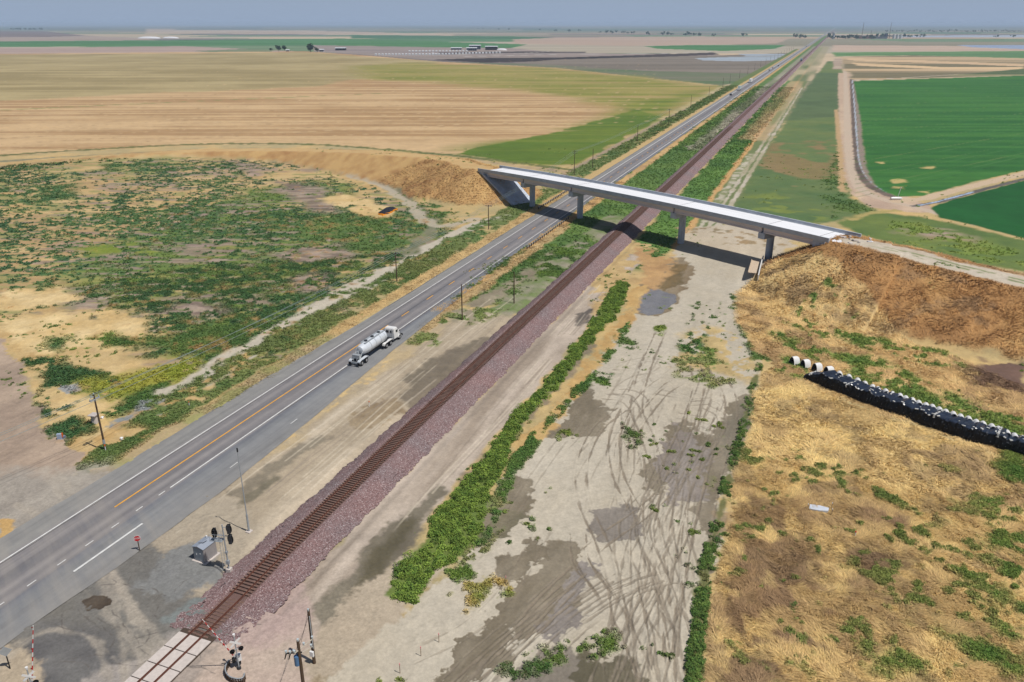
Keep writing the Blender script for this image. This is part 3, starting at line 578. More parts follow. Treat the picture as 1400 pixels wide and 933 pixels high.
for k, ln in enumerate([[(60,640),(110,730),(170,860),(220,960)], [(75,640),(130,735),(195,860),(240,940)], [(20,690),(110,740),(180,850),(205,935)], [(95,690),(140,760),(190,850)], [(0,905),(60,865),(110,866),(160,905),(175,960)], [(110,800),(160,860),(175,935)], [(150,790),(200,850),(235,900)], [(-20,912),(50,868),(120,872),(150,930)]]):
    path(smooth_line(ln), .8 if k < 4 else .55, K(180,170,154), K(160,150,136), .35, .45, .5, s=520+k)
mud([(112,822),(128,812),(146,814),(150,826),(136,834),(120,834)], 530, K(74,64,54), K(88,78,66), .45, .2, soft=.1, wl_=1.0)

ap = np.nonzero((dist < 120) & (V < 66) & (U < -38))[0]
g_ = vn(U[ap]/.22, V[ap]/.22, 720)*.5+vn(U[ap]/.11, V[ap]/.11, 721)*.5
col[ap] *= (1+(g_-.5)*.34)[:, None]
for k in range(34):
    a0 = random.uniform(0, 6.28); x0, y0 = random.uniform(60, 330), random.uniform(790, 930); pts_ = [(x0, y0)]
    for _ in range(6): a0 += random.uniform(-.6, .6); x0 += math.cos(a0)*9; y0 += math.sin(a0)*6; pts_.append((x0, y0))
    path(pts_, .06, K(92,86,82), K(104,98,92), .05, .08, .7, s=730+k, wl_=.6)
for k in range(60):                                    # faint wheel marks on the packed soil between road and track
    v0 = random.uniform(62, 150); u0 = random.uniform(-71, -42.5); 
    if -60 < u0 < -49: continue
    idx = np.nonzero((abs(U-u0) < 2.5) & (V > v0) & (V < v0+40))[0]
    d_ = abs(U[idx]-u0-.012*(V[idx]-v0)*math.sin(k)-.3*np.sin(V[idx]/9+k)); m = sst(.22, .08, d_)*sst(.4, .6, n_mid[idx])*.4; paint(idx, m, np.broadcast_to(K(140,128,114) if k % 2 else K(206,194,172), (len(idx), 3)))
BUSH = [(528,814),(540,780),(566,758),(588,735),(598,700),(634,660),(662,628),(680,602),(706,566),(748,522),(782,480),(806,442),(832,405),(848,385),(858,392),(846,428),(800,478),(766,520),(730,562),(700,594),(688,640),(672,672),(655,725),(636,762),(606,772),(583,792),(568,824)]
area(BUSH, K(112,126,62), K(92,110,54), None, .4, .7, 3, 600, w=0)
veg([(705,605),(740,575),(775,535),(800,490),(850,430),(862,395),(885,390),(866,440),(812,510),(765,575),(720,625),(700,640)], C_STRAW, C_STRAW2, .9, .4, .8, 3, 601, 0, 2)
DKG = [(650,745),(668,720),(690,640),(720,600),(800,520),(825,485),(850,450),(862,440),(850,470),(808,525),(745,590),(705,650),(690,690),(665,745)]
veg(DKG, K(80,112,58), K(98,124,62), .6, .3, .5, 3, 602, 1, 1.4)
for pg, d_ in (([(610,780),(640,770),(645,790),(625,800)], .7), ([(775,870),(830,862),(845,885),(790,890)], .2), ([(845,500),(870,490),(866,505),(848,512)], .5)):
    veg(pg, G3, G2, d_, .3, .5, 2, 603, 1, 1.2)
GLINE = [(945,1000),(950,900),(958,830),(966,770),(976,735),(984,705),(994,660),(1005,620),(1018,580),(1024,550),(1030,525),(1040,500)]
path(GLINE, .7, K(92,104,62), K(120,112,74), .3, .45, w=1.0, s=604)
path([(945,1000),(950,900),(958,830),(966,770)], 1.4, K(84,102,58), K(116,112,72), .3, .5, w=1.0, s=605)
# soft relief of bare earth and grass
near_w = np.clip(1.8-SP*2.2, 0, 1)
Z += ((n_sm-.5)*.10 + (n_fine-.5)*.05)*near_w*(Z > -2)
Z += straw*((n_sm-.5)*.28 + (n_fine-.5)*.22)*near_w
# flat bed under the highway and the railway
def flat(u0, u1, zz, soft):
    global Z
    d = np.minimum(U-u0, u1-U); m = sst(0, soft, d)*(V > -300)
    Z = Z*(1-m)+zz*m
flat(-89.4, -76.3, -.12, 1.2); m_ = V > 56
d = np.minimum(U+60.5, -47.8-U); m_ = sst(0, 1.5, d)*m_; Z = Z*(1-m_)-.30*m_
col *= (1 + (n_fine-.5)*.16*near_w + (n_sm-.5)*.16 + (n_mid-.5)*.12)[:, None]
col = np.clip(col, .008, .9)

# ------------------------------------------------------------------ materials
MATS = {}
def newmat(name):
    m = bpy.data.materials.new(name); m.use_nodes = True
    nt = m.node_tree; b = nt.nodes['Principled BSDF']; b.inputs['Specular IOR Level'].default_value = .25
    MATS[name] = m; return m, nt, b
def S(r, g, b): 
    f = lambda c: (c/12.92 if c <= .04045 else ((c+.055)/1.055)**2.4)
    return (f(r/255.)*.80, f(g/255.)*.80, f(b/255.)*.80)
def mat(name, rgb, rough_=.7, metal=0.0, var=.12, scale=3.0, spec=.3, bump=0.0, var2=None, stretch=None, em=None):
    if name in MATS: return MATS[name]
    m, nt, b = newmat(name); c = S(*rgb)
    b.inputs['Roughness'].default_value = rough_; b.inputs['Metallic'].default_value = metal
    b.inputs['Specular IOR Level'].default_value = spec
    tc = nt.nodes.new('ShaderNodeTexCoord'); mp = nt.nodes.new('ShaderNodeMapping')
    nt.links.new(tc.outputs['Object'], mp.inputs[0])
    if stretch: mp.inputs['Scale'].default_value = stretch
    n = nt.nodes.new('ShaderNodeTexNoise'); n.inputs['Scale'].default_value = scale; n.inputs['Detail'].default_value = 6
    nt.links.new(mp.outputs[0], n.inputs[0])
    r = nt.nodes.new('ShaderNodeValToRGB'); r.color_ramp.elements[0].position = .3; r.color_ramp.elements[1].position = .7
    c2 = S(*var2) if var2 else tuple(x*(1-var*1.6) for x in c)
    r.color_ramp.elements[0].color = (*c2, 1); r.color_ramp.elements[1].color = (*[min(1, x*(1+var*.5)) for x in c], 1)
    nt.links.new(n.outputs[0], r.inputs[0]); nt.links.new(r.outputs[0], b.inputs['Base Color'])
    if bump:
        bp = nt.nodes.new('ShaderNodeBump'); bp.inputs['Strength'].default_value = bump; bp.inputs['Distance'].default_value = .03
        nt.links.new(n.outputs[0], bp.inputs['Height']); nt.links.new(bp.outputs[0], b.inputs['Normal'])
    if em: b.inputs['Emission Color'].default_value = (*S(*em), 1); b.inputs['Emission Strength'].default_value = 1.0
    return m
gm, nt, b = newmat('ground_surface')
at = nt.nodes.new('ShaderNodeAttribute'); at.attribute_name = 'col'
tc = nt.nodes.new('ShaderNodeTexCoord')
nz = nt.nodes.new('ShaderNodeTexNoise'); nz.inputs['Scale'].default_value = 2.6; nz.inputs['Detail'].default_value = 8; nz.inputs['Roughness'].default_value = .72
nt.links.new(tc.outputs['Object'], nz.inputs[0])
mr = nt.nodes.new('ShaderNodeMapRange'); mr.inputs[1].default_value = .3; mr.inputs[2].default_value = .7; mr.inputs[3].default_value = .86; mr.inputs[4].default_value = 1.14
nt.links.new(nz.outputs[0], mr.inputs[0])
mx = nt.nodes.new('ShaderNodeMix'); mx.data_type = 'RGBA'; mx.blend_type = 'MULTIPLY'; mx.inputs[0].default_value = 1
nt.links.new(at.outputs['Color'], mx.inputs[6]); nt.links.new(mr.outputs[0], mx.inputs[7])
nt.links.new(mx.outputs[2], b.inputs['Base Color']); nt.links.new(at.outputs['Alpha'], b.inputs['Roughness'])
b.inputs['Specular IOR Level'].default_value = .22

def leafmat(name, tr=.25):
    m, nt, b = newmat(name)
    at = nt.nodes.new('ShaderNodeAttribute'); at.attribute_name = 'col'
    nt.links.new(at.outputs['Color'], b.inputs['Base Color']); b.inputs['Roughness'].default_value = .8; b.inputs['Specular IOR Level'].default_value = .15
    t = nt.nodes.new('ShaderNodeBsdfTranslucent'); nt.links.new(at.outputs['Color'], t.inputs[0])
    mxs = nt.nodes.new('ShaderNodeMixShader'); mxs.inputs[0].default_value = tr
    nt.links.new(b.outputs[0], mxs.inputs[1]); nt.links.new(t.outputs[0], mxs.inputs[2])
    nt.links.new(mxs.outputs[0], nt.nodes['Material Output'].inputs[0]); return m
LEAF = leafmat('leaves'); STRW = leafmat('dry_stalks', .2)

# ------------------------------------------------------------------ mesh helpers
def tag(o, label=None, cat=None, group=None, kind=None):
    if label: o['label'] = label
    if cat: o['category'] = cat
    if group: o['group'] = group
    if kind: o['kind'] = kind
    return o
def mesh_np(name, verts, faces, fs, mat_, colors=None, smooth=False, parent=None):
    """faces: flat int array of corners, fs corners per face"""
    me = bpy.data.meshes.new(name); nf = len(faces)//fs
    me.vertices.add(len(verts)); me.vertices.foreach_set('co', np.asarray(verts, np.float32).ravel())
    me.loops.add(nf*fs); me.loops.foreach_set('vertex_index', np.asarray(faces, np.int32).ravel())
    me.polygons.add(nf); me.polygons.foreach_set('loop_start', np.arange(0, nf*fs, fs, dtype=np.int32))
    try: me.polygons.foreach_set('loop_total', np.full(nf, fs, np.int32))
    except Exception: pass
    if smooth: me.polygons.foreach_set('use_smooth', np.ones(nf, bool))
    if colors is not None:
        ca_ = me.color_attributes.new('col', 'FLOAT_COLOR', 'POINT'); ca_.data.foreach_set('color', np.asarray(colors, np.float32).ravel())
    me.materials.append(mat_); me.update(calc_edges=True)
    o = bpy.data.objects.new(name, me); COL.objects.link(o)
    if parent: o.parent = parent
    return o
ii = np.arange(NR*NC).reshape(NR, NC)
q = np.stack([ii[:-1,:-1], ii[:-1,1:], ii[1:,1:], ii[1:,:-1]], -1).reshape(-1)
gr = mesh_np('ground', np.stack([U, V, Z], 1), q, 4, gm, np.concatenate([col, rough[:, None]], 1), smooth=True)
tag(gr, kind='structure')

class MB:
    """collects boxes, cylinders, prisms, tubes into one mesh"""
    def __init__(s): s.v = []; s.f = []
    def add(s, vs, fs):
        o = len(s.v); s.v += [tuple(p) for p in vs]; s.f += [tuple(i+o for i in f) for f in fs]; return s
    def box(s, cx, cy, cz, sx, sy, sz, rz=0, tp=(1, 1)):
        c, n = math.cos(rz), math.sin(rz); vs = []
        for k, (tx, ty) in ((-.5, (1, 1)), (.5, tp)):
            for a, b_ in ((-.5,-.5), (.5,-.5), (.5,.5), (-.5,.5)):
                x, y = a*sx*tx, b_*sy*ty
                vs.append((cx+x*c-y*n, cy+x*n+y*c, cz+k*sz))
        return s.add(vs, [(3,2,1,0), (4,5,6,7), (0,1,5,4), (1,2,6,5), (2,3,7,6), (3,0,4,7)])
    def tube(s, p, q_, r0, r1=None, n=10, cap=True):
        r1 = r0 if r1 is None else r1; p = Vector(p); q_ = Vector(q_); d = (q_-p).normalized()
        a = d.orthogonal().normalized(); b_ = d.cross(a); vs = []
        for o, r in ((p, r0), (q_, r1)):
            vs += [o+(a*math.cos(2*math.pi*k/n)+b_*math.sin(2*math.pi*k/n))*r for k in range(n)]
        fs = [(k, (k+1) % n, n+(k+1) % n, n+k) for k in range(n)]
        if cap: fs += [tuple(range(n-1,-1,-1)), tuple(range(n, 2*n))]
        return s.add(vs, fs)
    def loft(s, rings, cap=True):
        n = len(rings[0]); vs = [p for r in rings for p in r]; fs = []
        for k in range(len(rings)-1):
            for j in range(n): fs.append((k*n+j, k*n+(j+1) % n, (k+1)*n+(j+1) % n, (k+1)*n+j))
        if cap: fs += [tuple(range(n-1,-1,-1)), tuple(range((len(rings)-1)*n, len(rings)*n))]
        return s.add(vs, fs)
    def prism(s, prof, x0, x1, ax='x'):
        """profile of (a,b) pairs pushed along an axis"""
        if ax == 'x': r = [[(x, a, b_) for a, b_ in prof] for x in (x0, x1)]
        elif ax == 'y': r = [[(a, y, b_) for a, b_ in prof] for y in (x0, x1)]
        else: r = [[(a, b_, z) for a, b_ in prof] for z in (x0, x1)]
        return s.loft(r)
    def build(s, name, m, parent=None, smooth=False, bevel=0):
        me = bpy.data.meshes.new(name); me.from_pydata(s.v, [], s.f); me.materials.append(m)
        bm = bmesh.new(); bm.from_mesh(me); bmesh.ops.recalc_face_normals(bm, faces=bm.faces)
        if bevel: bmesh.ops.bevel(bm, geom=list(bm.edges), offset=bevel, segments=1, affect='EDGES')
        bm.to_mesh(me); bm.free()
        if smooth:
            for p in me.polygons: p.use_smooth = True
            try: me.set_sharp_from_angle(angle=R(35))
            except Exception: pass
        me.update(); o = bpy.data.objects.new(name, me); COL.objects.link(o)
        if parent: o.parent = parent
        return o
def empty(name, loc, rz=0, label=None, cat=None, group=None):
    o = bpy.data.objects.new(name, None); COL.objects.link(o); o.location = loc; o.rotation_euler = (0, 0, rz)
    o.empty_display_size = .5
    return tag(o, label, cat, group)
def copy_tree(o, parent=None):
    c = o.copy(); COL.objects.link(c); c.parent = parent
    for ch in list(o.children): copy_tree(ch, c)
    return c

# ------------------------------------------------------------------ highway
am, nt, b = newmat('asphalt')
tc = nt.nodes.new('ShaderNodeTexCoord'); sx = nt.nodes.new('ShaderNodeSeparateXYZ'); nt.links.new(tc.outputs['Object'], sx.inputs[0])
mp = nt.nodes.new('ShaderNodeMapping'); mp.inputs['Scale'].default_value = (1.1, .03, 1); nt.links.new(tc.outputs['Object'], mp.inputs[0])
n1 = nt.nodes.new('ShaderNodeTexNoise'); n1.inputs['Scale'].default_value = 1.0; n1.inputs['Detail'].default_value = 7; nt.links.new(mp.outputs[0], n1.inputs[0])
n2 = nt.nodes.new('ShaderNodeTexNoise'); n2.inputs['Scale'].default_value = .35; n2.inputs['Detail'].default_value = 8; n2.inputs['Roughness'].default_value = .7; nt.links.new(tc.outputs['Object'], n2.inputs[0])
def ramp(nt, inp, st):
    r = nt.nodes.new('ShaderNodeValToRGB'); e = r.color_ramp.elements
    while len(e) < len(st): e.new(.5)
    for k, (p, c) in enumerate(st): e[k].position = p; e[k].color = (*c, 1)
    nt.links.new(inp, r.inputs[0]); return r
lane = nt.nodes.new('ShaderNodeMapRange'); lane.inputs[1].default_value = -90.0; lane.inputs[2].default_value = -70.0
nt.links.new(sx.outputs[0], lane.inputs[0])
f_ = lambda u: (u+90)/20.
g1, g2, g3 = S(124,121,122), S(140,136,135), S(116,115,118)
gs = S(138,137,134); gs2 = S(112,114,120)
r = ramp(nt, lane.outputs[0], [(0, gs), (f_(-86.2), gs), (f_(-85.6), g2), (f_(-84.6), g1), (f_(-83.7), g2), (f_(-82.9), g1), (f_(-82.0), g3), (f_(-81.1), g1), (f_(-80.3), g2), (f_(-79.4), g1), (f_(-78.3), g2), (f_(-77.9), gs2), (f_(-76.8), S(130,132,134)), (1, S(140,138,134))])
r2 = ramp(nt, n1.outputs[0], [(.3, (.80,.80,.80)), (.5, (1,1,1)), (.72, (1.12,1.11,1.09))])
r3 = ramp(nt, n2.outputs[0], [(.3, (.86,.86,.87)), (.7, (1.1,1.09,1.07))])
m1 = nt.nodes.new('ShaderNodeMix'); m1.data_type = 'RGBA'; m1.blend_type = 'MULTIPLY'; m1.inputs[0].default_value = 1
nt.links.new(r.outputs[0], m1.inputs[6]); nt.links.new(r2.outputs[0], m1.inputs[7])
m2 = nt.nodes.new('ShaderNodeMix'); m2.data_type = 'RGBA'; m2.blend_type = 'MULTIPLY'; m2.inputs[0].default_value = 1
nt.links.new(m1.outputs[2], m2.inputs[6]); nt.links.new(r3.outputs[0], m2.inputs[7])
A_ = W(75, 640); B_ = W(205, 860); an_ = math.atan2(B_[1]-A_[1], B_[0]-A_[0])
md = nt.nodes.new('ShaderNodeMapping'); md.vector_type = 'POINT'; md.inputs['Rotation'].default_value = (0, 0, -an_); md2 = nt.nodes.new('ShaderNodeMapping'); md2.inputs['Scale'].default_value = (.05, .4, 1)
nt.links.new(tc.outputs['Object'], md.inputs[0]); nt.links.new(md.outputs[0], md2.inputs[0])
nd = nt.nodes.new('ShaderNodeTexNoise'); nd.inputs['Scale'].default_value = 1.0; nd.inputs['Detail'].default_value = 7; nd.inputs['Roughness'].default_value = .65; nt.links.new(md2.outputs[0], nd.inputs[0])
rd_ = ramp(nt, nd.outputs[0], [(.42, (0,0,0)), (.75, (.5,.5,.5))])
yb = nt.nodes.new('ShaderNodeMapRange'); yb.interpolation_type = 'SMOOTHSTEP'; yb.inputs[1].default_value = 78; yb.inputs[2].default_value = 60; nt.links.new(sx.outputs[1], yb.inputs[0])
mu = nt.nodes.new('ShaderNodeMath'); mu.operation = 'MULTIPLY'; nt.links.new(rd_.outputs[0], mu.inputs[0]); nt.links.new(yb.outputs[0], mu.inputs[1])
m4 = nt.nodes.new('ShaderNodeMix'); m4.data_type = 'RGBA'; nt.links.new(mu.outputs[0], m4.inputs[0]); nt.links.new(m2.outputs[2], m4.inputs[6]); m4.inputs[7].default_value = (*S(168,160,148), 1)
nt.links.new(m4.outputs[2], b.inputs['Base Color'])
b.inputs['Roughness'].default_value = .7; b.inputs['Specular IOR Level'].default_value = .5
def ribbon(vs_, uL, uR, z, cross=.0, nx=4):
    V_ = []; F_ = []
    for k, v in enumerate(vs_):
        a, c = uL(v), uR(v)
        for j in range(nx+1):
            t = j/nx; V_.append((a+(c-a)*t, v, z+cross*(1-abs(2*t-1))+max(0, v-400)*1.6e-4*(1 if abs(v) < 6000 else 6000/v)))
    for k in range(len(vs_)-1):
        for j in range(nx):
            o = k*(nx+1)+j; F_.append((o, o+1, o+nx+2, o+nx+1))
    return V_, F_
def lerp(tab):
    xs = [a for a, _ in tab]; ys_ = [b_ for _, b_ in tab]
    return lambda v: float(np.interp(v, xs, ys_))
rv = list(np.arange(-260, 400, 2.0))+list(np.arange(400, 2000, 20.))+list(np.arange(2000, 26001, 400.))
rvn = [v+0 for v in rv]
jag = lambda v, s: (float(vn(np.array([v/3.1]), np.array([s*7.7]), 5)[0])-.5)*.35
uLf = lerp([(-260,-90.5),(40,-90.2),(75,-89.6),(106,-89.4),(140,-88.3),(25000,-88.3)])
uRf = lerp([(-260,-72),(20,-72.4),(45,-72.6),(58,-71.6),(75,-71.3),(96,-72.2),(130,-74.2),(160,-75.3),(195,-76.9),(25000,-76.9)])
v_, f_ = ribbon(rv, lambda v: uLf(v)+jag(v, 1), lambda v: uRf(v)+jag(v, 2), .06, .05, 6)
road = MB().add(v_, f_).build('highway_road', am); tag(road, kind='structure')
wpaint = mat('white_road_paint', (226,226,222), .6, var=.12, scale=1.5); ypaint = mat('yellow_road_paint', (232,170,72), .6, var=.1, scale=1.2)
for nm, u, wd, segs in (('edge_line', -85.4, .21, [(-260, 25000)]), ('edge_line', -78.5, .21, [(72, 25000)])):
    mb = MB()
    for a, c in segs:
        vv = [v for v in rv if a <= v <= c]
        x_, y_ = ribbon(vv, lambda v: u-wd/2-min(.25, v*2e-4 if v > 300 else .0), lambda v: u+wd/2+min(.25, v*2e-4 if v > 300 else .0), .125, 0, 1); mb.add(x_, y_)
    o = mb.build(nm, wpaint, road)
mb = MB()
def dash(mb, u, v0, v1, wd, z=.127): mb.add([(u-wd/2, v0, z), (u+wd/2, v0, z), (u+wd/2, v1, z), (u-wd/2, v1, z)], [(0,1,2,3)])
dash(mb, -81.9, 65.5, 139.5, .25, .132)
v = 145.5
while v < 1200: dash(mb, -81.9, v, v+3.4,   .24 if v < 400 else .3, .132); v += 12.2
mb.build('centre_line', ypaint, road)
mb = MB()
for v in np.arange(21.6, 72, 4.06):           # dotted line of the turning lane
    if v < 75: dash(mb, -78.55, v-.45, v+.75, .15, .131)
for a, c in ((79.3, 81.0), (94, 95.8)): dash(mb, -74.3, a, c, .14, .131)
mb.build('dotted_line', wpaint, road)
tar = mat('tar_seam', (92,90,92), .6, var=.2)
for u, v0, v1, wd in ((-82.25, 140, 900, .09), (-78.15, 96, 700, .10), (-85.05, 30, 400, .05), (-88.0, 150, 600, .08)):
    x_, y_ = ribbon([v for v in rv if v0 <= v <= v1], lambda v: u-wd/2+.05*math.sin(v*.7), lambda v: u+wd/2+.05*math.sin(v*.7+.4), .122, 0, 1); MB().add(x_, y_).build('tar_seam', tar, road)
a = W(101, 783); c = W(195, 717)
mb = MB(); d = Vector((c[0]-a[0], c[1]-a[1], 0)); nl = Vector((-d.y, d.x, 0)).normalized()*.15
mb.add([Vector((*a, .131))-nl, Vector((*c, .131))-nl, Vector((*c, .131))+nl, Vector((*a, .131))+nl], [(0,1,2,3)]); mb.build('stop_line', wpaint, road)
# ------------------------------------------------------------------ railway
bl, nt, b = newmat('ballast_stone')
tc = nt.nodes.new('ShaderNodeTexCoord'); vo = nt.nodes.new('ShaderNodeTexVoronoi'); vo.inputs['Scale'].default_value = 10; nt.links.new(tc.outputs['Object'], vo.inputs[0])
sp = nt.nodes.new('ShaderNodeSeparateColor'); nt.links.new(vo.outputs['Color'], sp.inputs[0])
r = ramp(nt, sp.outputs[0], [(0, S(92,74,72)), (.35, S(130,106,104)), (.65, S(148,130,128)), (.85, S(138,110,106)), (1, S(190,182,180))])
nb = nt.nodes.new('ShaderNodeTexNoise'); nb.inputs['Scale'].default_value = .12; nb.inputs['Detail'].default_value = 5; nt.links.new(tc.outputs['Object'], nb.inputs[0])
r2 = ramp(nt, nb.outputs[0], [(.35, (.92,.98,1.02)), (.65, (1.04,.95,.95))])
mm_ = nt.nodes.new('ShaderNodeMix'); mm_.data_type = 'RGBA'; mm_.blend_type = 'MULTIPLY'; mm_.inputs[0].default_value = 1
nt.links.new(r.outputs[0], mm_.inputs[6]); nt.links.new(r2.outputs[0], mm_.inputs[7])
# rust dust between and beside the rails
sx = nt.nodes.new('ShaderNodeSeparateXYZ'); nt.links.new(tc.outputs['Object'], sx.inputs[0])
mr = nt.nodes.new('ShaderNodeMath'); mr.operation = 'ADD'; mr.inputs[1].default_value = 54.85; nt.links.new(sx.outputs[0], mr.inputs[0])
ab = nt.nodes.new('ShaderNodeMath'); ab.operation = 'ABSOLUTE'; nt.links.new(mr.outputs[0], ab.inputs[0])
rr = ramp(nt, ab.outputs[0], [(0, (1,1,1)), (.8, (1,1,1)), (1.0, (0,0,0))]); 
mr2 = nt.nodes.new('ShaderNodeMapRange'); mr2.inputs[1].default_value = 0; mr2.inputs[2].default_value = 2.0; nt.links.new(ab.outputs[0], mr2.inputs[0]); nt.links.new(mr2.outputs[0], rr.inputs[0])
rr.color_ramp.elements[1].position = .55; rr.color_ramp.elements[2].position = .75
m3 = nt.nodes.new('ShaderNodeMix'); m3.data_type = 'RGBA'; nt.links.new(rr.outputs[0], m3.inputs[0]); nt.links.new(mm_.outputs[2], m3.inputs[6]); m3.inputs[7].default_value = (*S(116,92,86), 1)
nt.links.new(m3.outputs[2], b.inputs['Base Color']); b.inputs['Roughness'].default_value = .9
bp = nt.nodes.new('ShaderNodeBump'); bp.inputs['Strength'].default_value = .8; bp.inputs['Distance'].default_value = .08; nt.links.new(vo.outputs['Distance'], bp.inputs['Height']); nt.links.new(bp.outputs[0], b.inputs['Normal'])
UT = -54.85; ZB = .80
zb = lerp([(-200,.0),(51,.02),(56,.12),(64,.5),(90,.8),(140,1.05),(26000,1.05)])
rows = list(np.arange(50.3, 200, .25))+list(np.arange(200, 700, 2.))+list(np.arange(700, 12000, 40.))
prof = [(-4.3,-.35),(-3.9,.0),(-3.3,.3),(-2.6,.65),(-2.1,.92),(-1.75,1),(-1.2,1),(-.6,1),(0,1),(.6,1),(1.2,1),(1.75,1),(2.1,.95),(2.8,.72),(3.4,.45),(4.0,.2),(4.6,.0),(5.1,-.3)]
nx = 54; px_ = np.linspace(-4.2, 5.1, nx); pz_ = np.interp(px_, [a for a, _ in prof], [b_ for _, b_ in prof])
RV, PX = np.meshgrid(np.array(rows), px_, indexing='ij')
ZZ = np.array([zb(v) for v in rows])[:, None]
n_ = vn(RV*4.1, PX*4.1, 9)-.5; n3 = vn(RV*.5, PX*.0+3, 19)-.5
PZ = pz_[None, :]*ZZ + np.where(RV < 250, n_*.10, 0)*np.where(np.abs(PX) < 1.5, .4, 1) 
edge = (np.abs(PX-.55) > 3.6)
PXj = PX + np.where(edge, n3*.5+n_*.5, 0)
ids = np.arange(RV.size).reshape(RV.shape); qq = np.stack([ids[:-1,:-1], ids[:-1,1:], ids[1:,1:], ids[1:,:-1]], -1).reshape(-1)
bo = mesh_np('railway_ballast', np.stack([(UT+PXj).ravel(), RV.ravel(), PZ.ravel()], 1), qq, 4, bl, smooth=False); tag(bo, kind='structure')
rust = mat('rusty_rail', (112,70,56), .6, .3, var=.2, scale=1.0); tie = mat('tarred_sleeper', (128,102,90), .9, var=.3, scale=2.2, var2=(96,74,66))
tr = empty('railway_track', (UT, 50, 0), 0, 'rusty single railway track on purple ballast running under the overpass', 'railway track')
for sg in (-.755, .755):
    mb = MB(); vv = list(range(-200, 50, 8))+rows[::3]+[11000]
    prev = None; prof_r = [(-.075,-.01),(.075,-.01),(.03,.03),(.036,.16),(-.036,.16),(-.03,.03)]
    rings = [[(sg+a, v-50, zb(v)+.20+b_) for a, b_ in prof_r] for v in vv]
    mb.loft(rings).build('rail', rust, tr)
k = 0; v = 57.2; stuffb = MB(); tmb = MB().box(0, 0, 0, 2.6, .24, .2); tproto = None
for v in list(np.arange(57.2, 57.2+100*.5, .5)):
    if tproto is None: tproto = tmb.build('sleeper', tie, tr, bevel=.015); o = tproto
    else: o = tproto.copy(); COL.objects.link(o); o.parent = tr
    o.location = (random.uniform(-.05,.05), v-50, zb(v)+.12+random.uniform(-.012,.012)); o.rotation_euler = (0, 0, random.uniform(-.02,.02))
for v in np.arange(107.2, 520, .52): stuffb.box(random.uniform(-.05,.05), v-50, zb(v)+.12, 2.6, .26, .2, random.uniform(-.02,.02))
so_ = stuffb.build('sleeper_run', tie, tr); so_['kind'] = 'stuff'
# ------------------------------------------------------------------ overpass
conc = mat('pale_concrete', (190,196,204), .85, var=.12, scale=.6, stretch=(1,1,2)); deckm = mat('new_deck_concrete', (236,237,240), .8, var=.05, scale=.4, stretch=(.3,3,1))
gird = mat('girder_concrete', (222,210,208), .85, var=.08, scale=.5, stretch=(.3,1,1)); slabm = mat('slope_paving', (196,206,220), .85, var=.14, scale=.5)
ang = math.atan2(AX[1], AX[0])
br = empty('overpass_bridge', (BP[0], BP[1], 0), ang, 'unfinished grey concrete overpass crossing the highway and the railway on four piers', 'bridge')
# local x = s, local y = -n (the camera side is -y), centre line y=-1
YC = -1.0
def sweep(name, prof, s0, s1, m, step=2.0, bevel=0, parent=br, jag_=False):
    ss = list(np.arange(s0, s1, step))+[s1]
    return MB().loft([[(s, YC+a, ztop(s)+b_) for a, b_ in prof] for s in ss]).build(name, m, parent)
sweep('deck', [(-5.2,-1.08),(5.2,-1.08),(5.2,-.86),(-5.2,-.86)], -22.5, 113.5, deckm)
def barr(sg): return [(sg*5.32,-1.12),(sg*5.32,-.02),(sg*5.27,0),(sg*5.08,0),(sg*5.0,-.04),(sg*4.93,-.5),(sg*4.82,-.855),(sg*4.82,-.862),(sg*5.195,-.862),(sg*5.195,-1.12)]
b1 = sweep('barrier', barr(-1)[::1], -24.5, 114.8, conc); b2 = sweep('barrier', barr(1)[::-1], -24.5, 117.5, conc)
for yy in (-3.9, -1.3, 1.3, 3.9):
    for (a, c) in ((-21.0, -.35), (.35, 23.7), (24.3, 66.1), (66.7, 95.4), (96.1, 110.5)):
        gp = [(-.55,-2.75),(.55,-2.75),(.55,-2.5),(.14,-2.3),(.14,-1.5),(.5,-1.35),(.5,-1.1),(-.5,-1.1),(-.5,-1.35),(-.14,-1.5),(-.14,-2.3),(-.55,-2.5)]
        if abs(yy) < 3: gp = [(-.4,-2.72),(.4,-2.72),(.4,-1.1),(-.4,-1.1)]
        else: 
            s_ = -1 if yy < 0 else 1; gp = [(-.5,-2.75),(.5,-2.75),(.5,-2.45),(.34,-2.3),(.34,-1.6),(.5,-1.4),(.5,-1.1),(-.5,-1.1),(-.5,-1.4),(-.34,-1.6),(-.34,-2.3),(-.5,-2.45)]
        sweep('girder', [(yy+p, q_) for p, q_ in gp], a, c, gird, 3.0)
for s in (0, 24, 66.4, 95.75):
    zt = ztop(s)
    g0 = hz(*BR(s, 1)); 
    p = empty('pier', (s, YC, 0)); p.parent = br
    MB().box(0, 0, (zt-4.35+zt-2.77)/2, 2.0, 9.2, 1.58).build('cap', conc, p, bevel=.04)
    MB().prism([(-.95*math.cos(t)*1.0, 1.05*math.sin(t)) for t in np.linspace(0, 2*math.pi, 17)[:-1]], min(0, g0)-1.0, zt-4.35, 'z').build('column', conc, p, smooth=True)
    MB().box(0, 0, zt-1.9, .56, 7.4, 1.55).build('diaphragm', conc, p)
jm = mat('joint_filler', (96,98,100), .9); mb = MB()
for s in (-18.5, 0, 24, 66.4, 95.75, 110.6): MB().box(s, YC, ztop(s)-.857, .16, 9.5, .012).build('expansion_joint', jm, br)
# abutments
for s0, s1, nm in ((-24.0, -21.1, 'abutment'), (110.6, 113.6, 'abutment')):
    sm_ = (s0+s1)/2; zt = ztop(sm_)
    MB().box(sm_, YC, zt-2.2, s1-s0, 10.2, 2.15).build(nm, conc, br, bevel=.04)
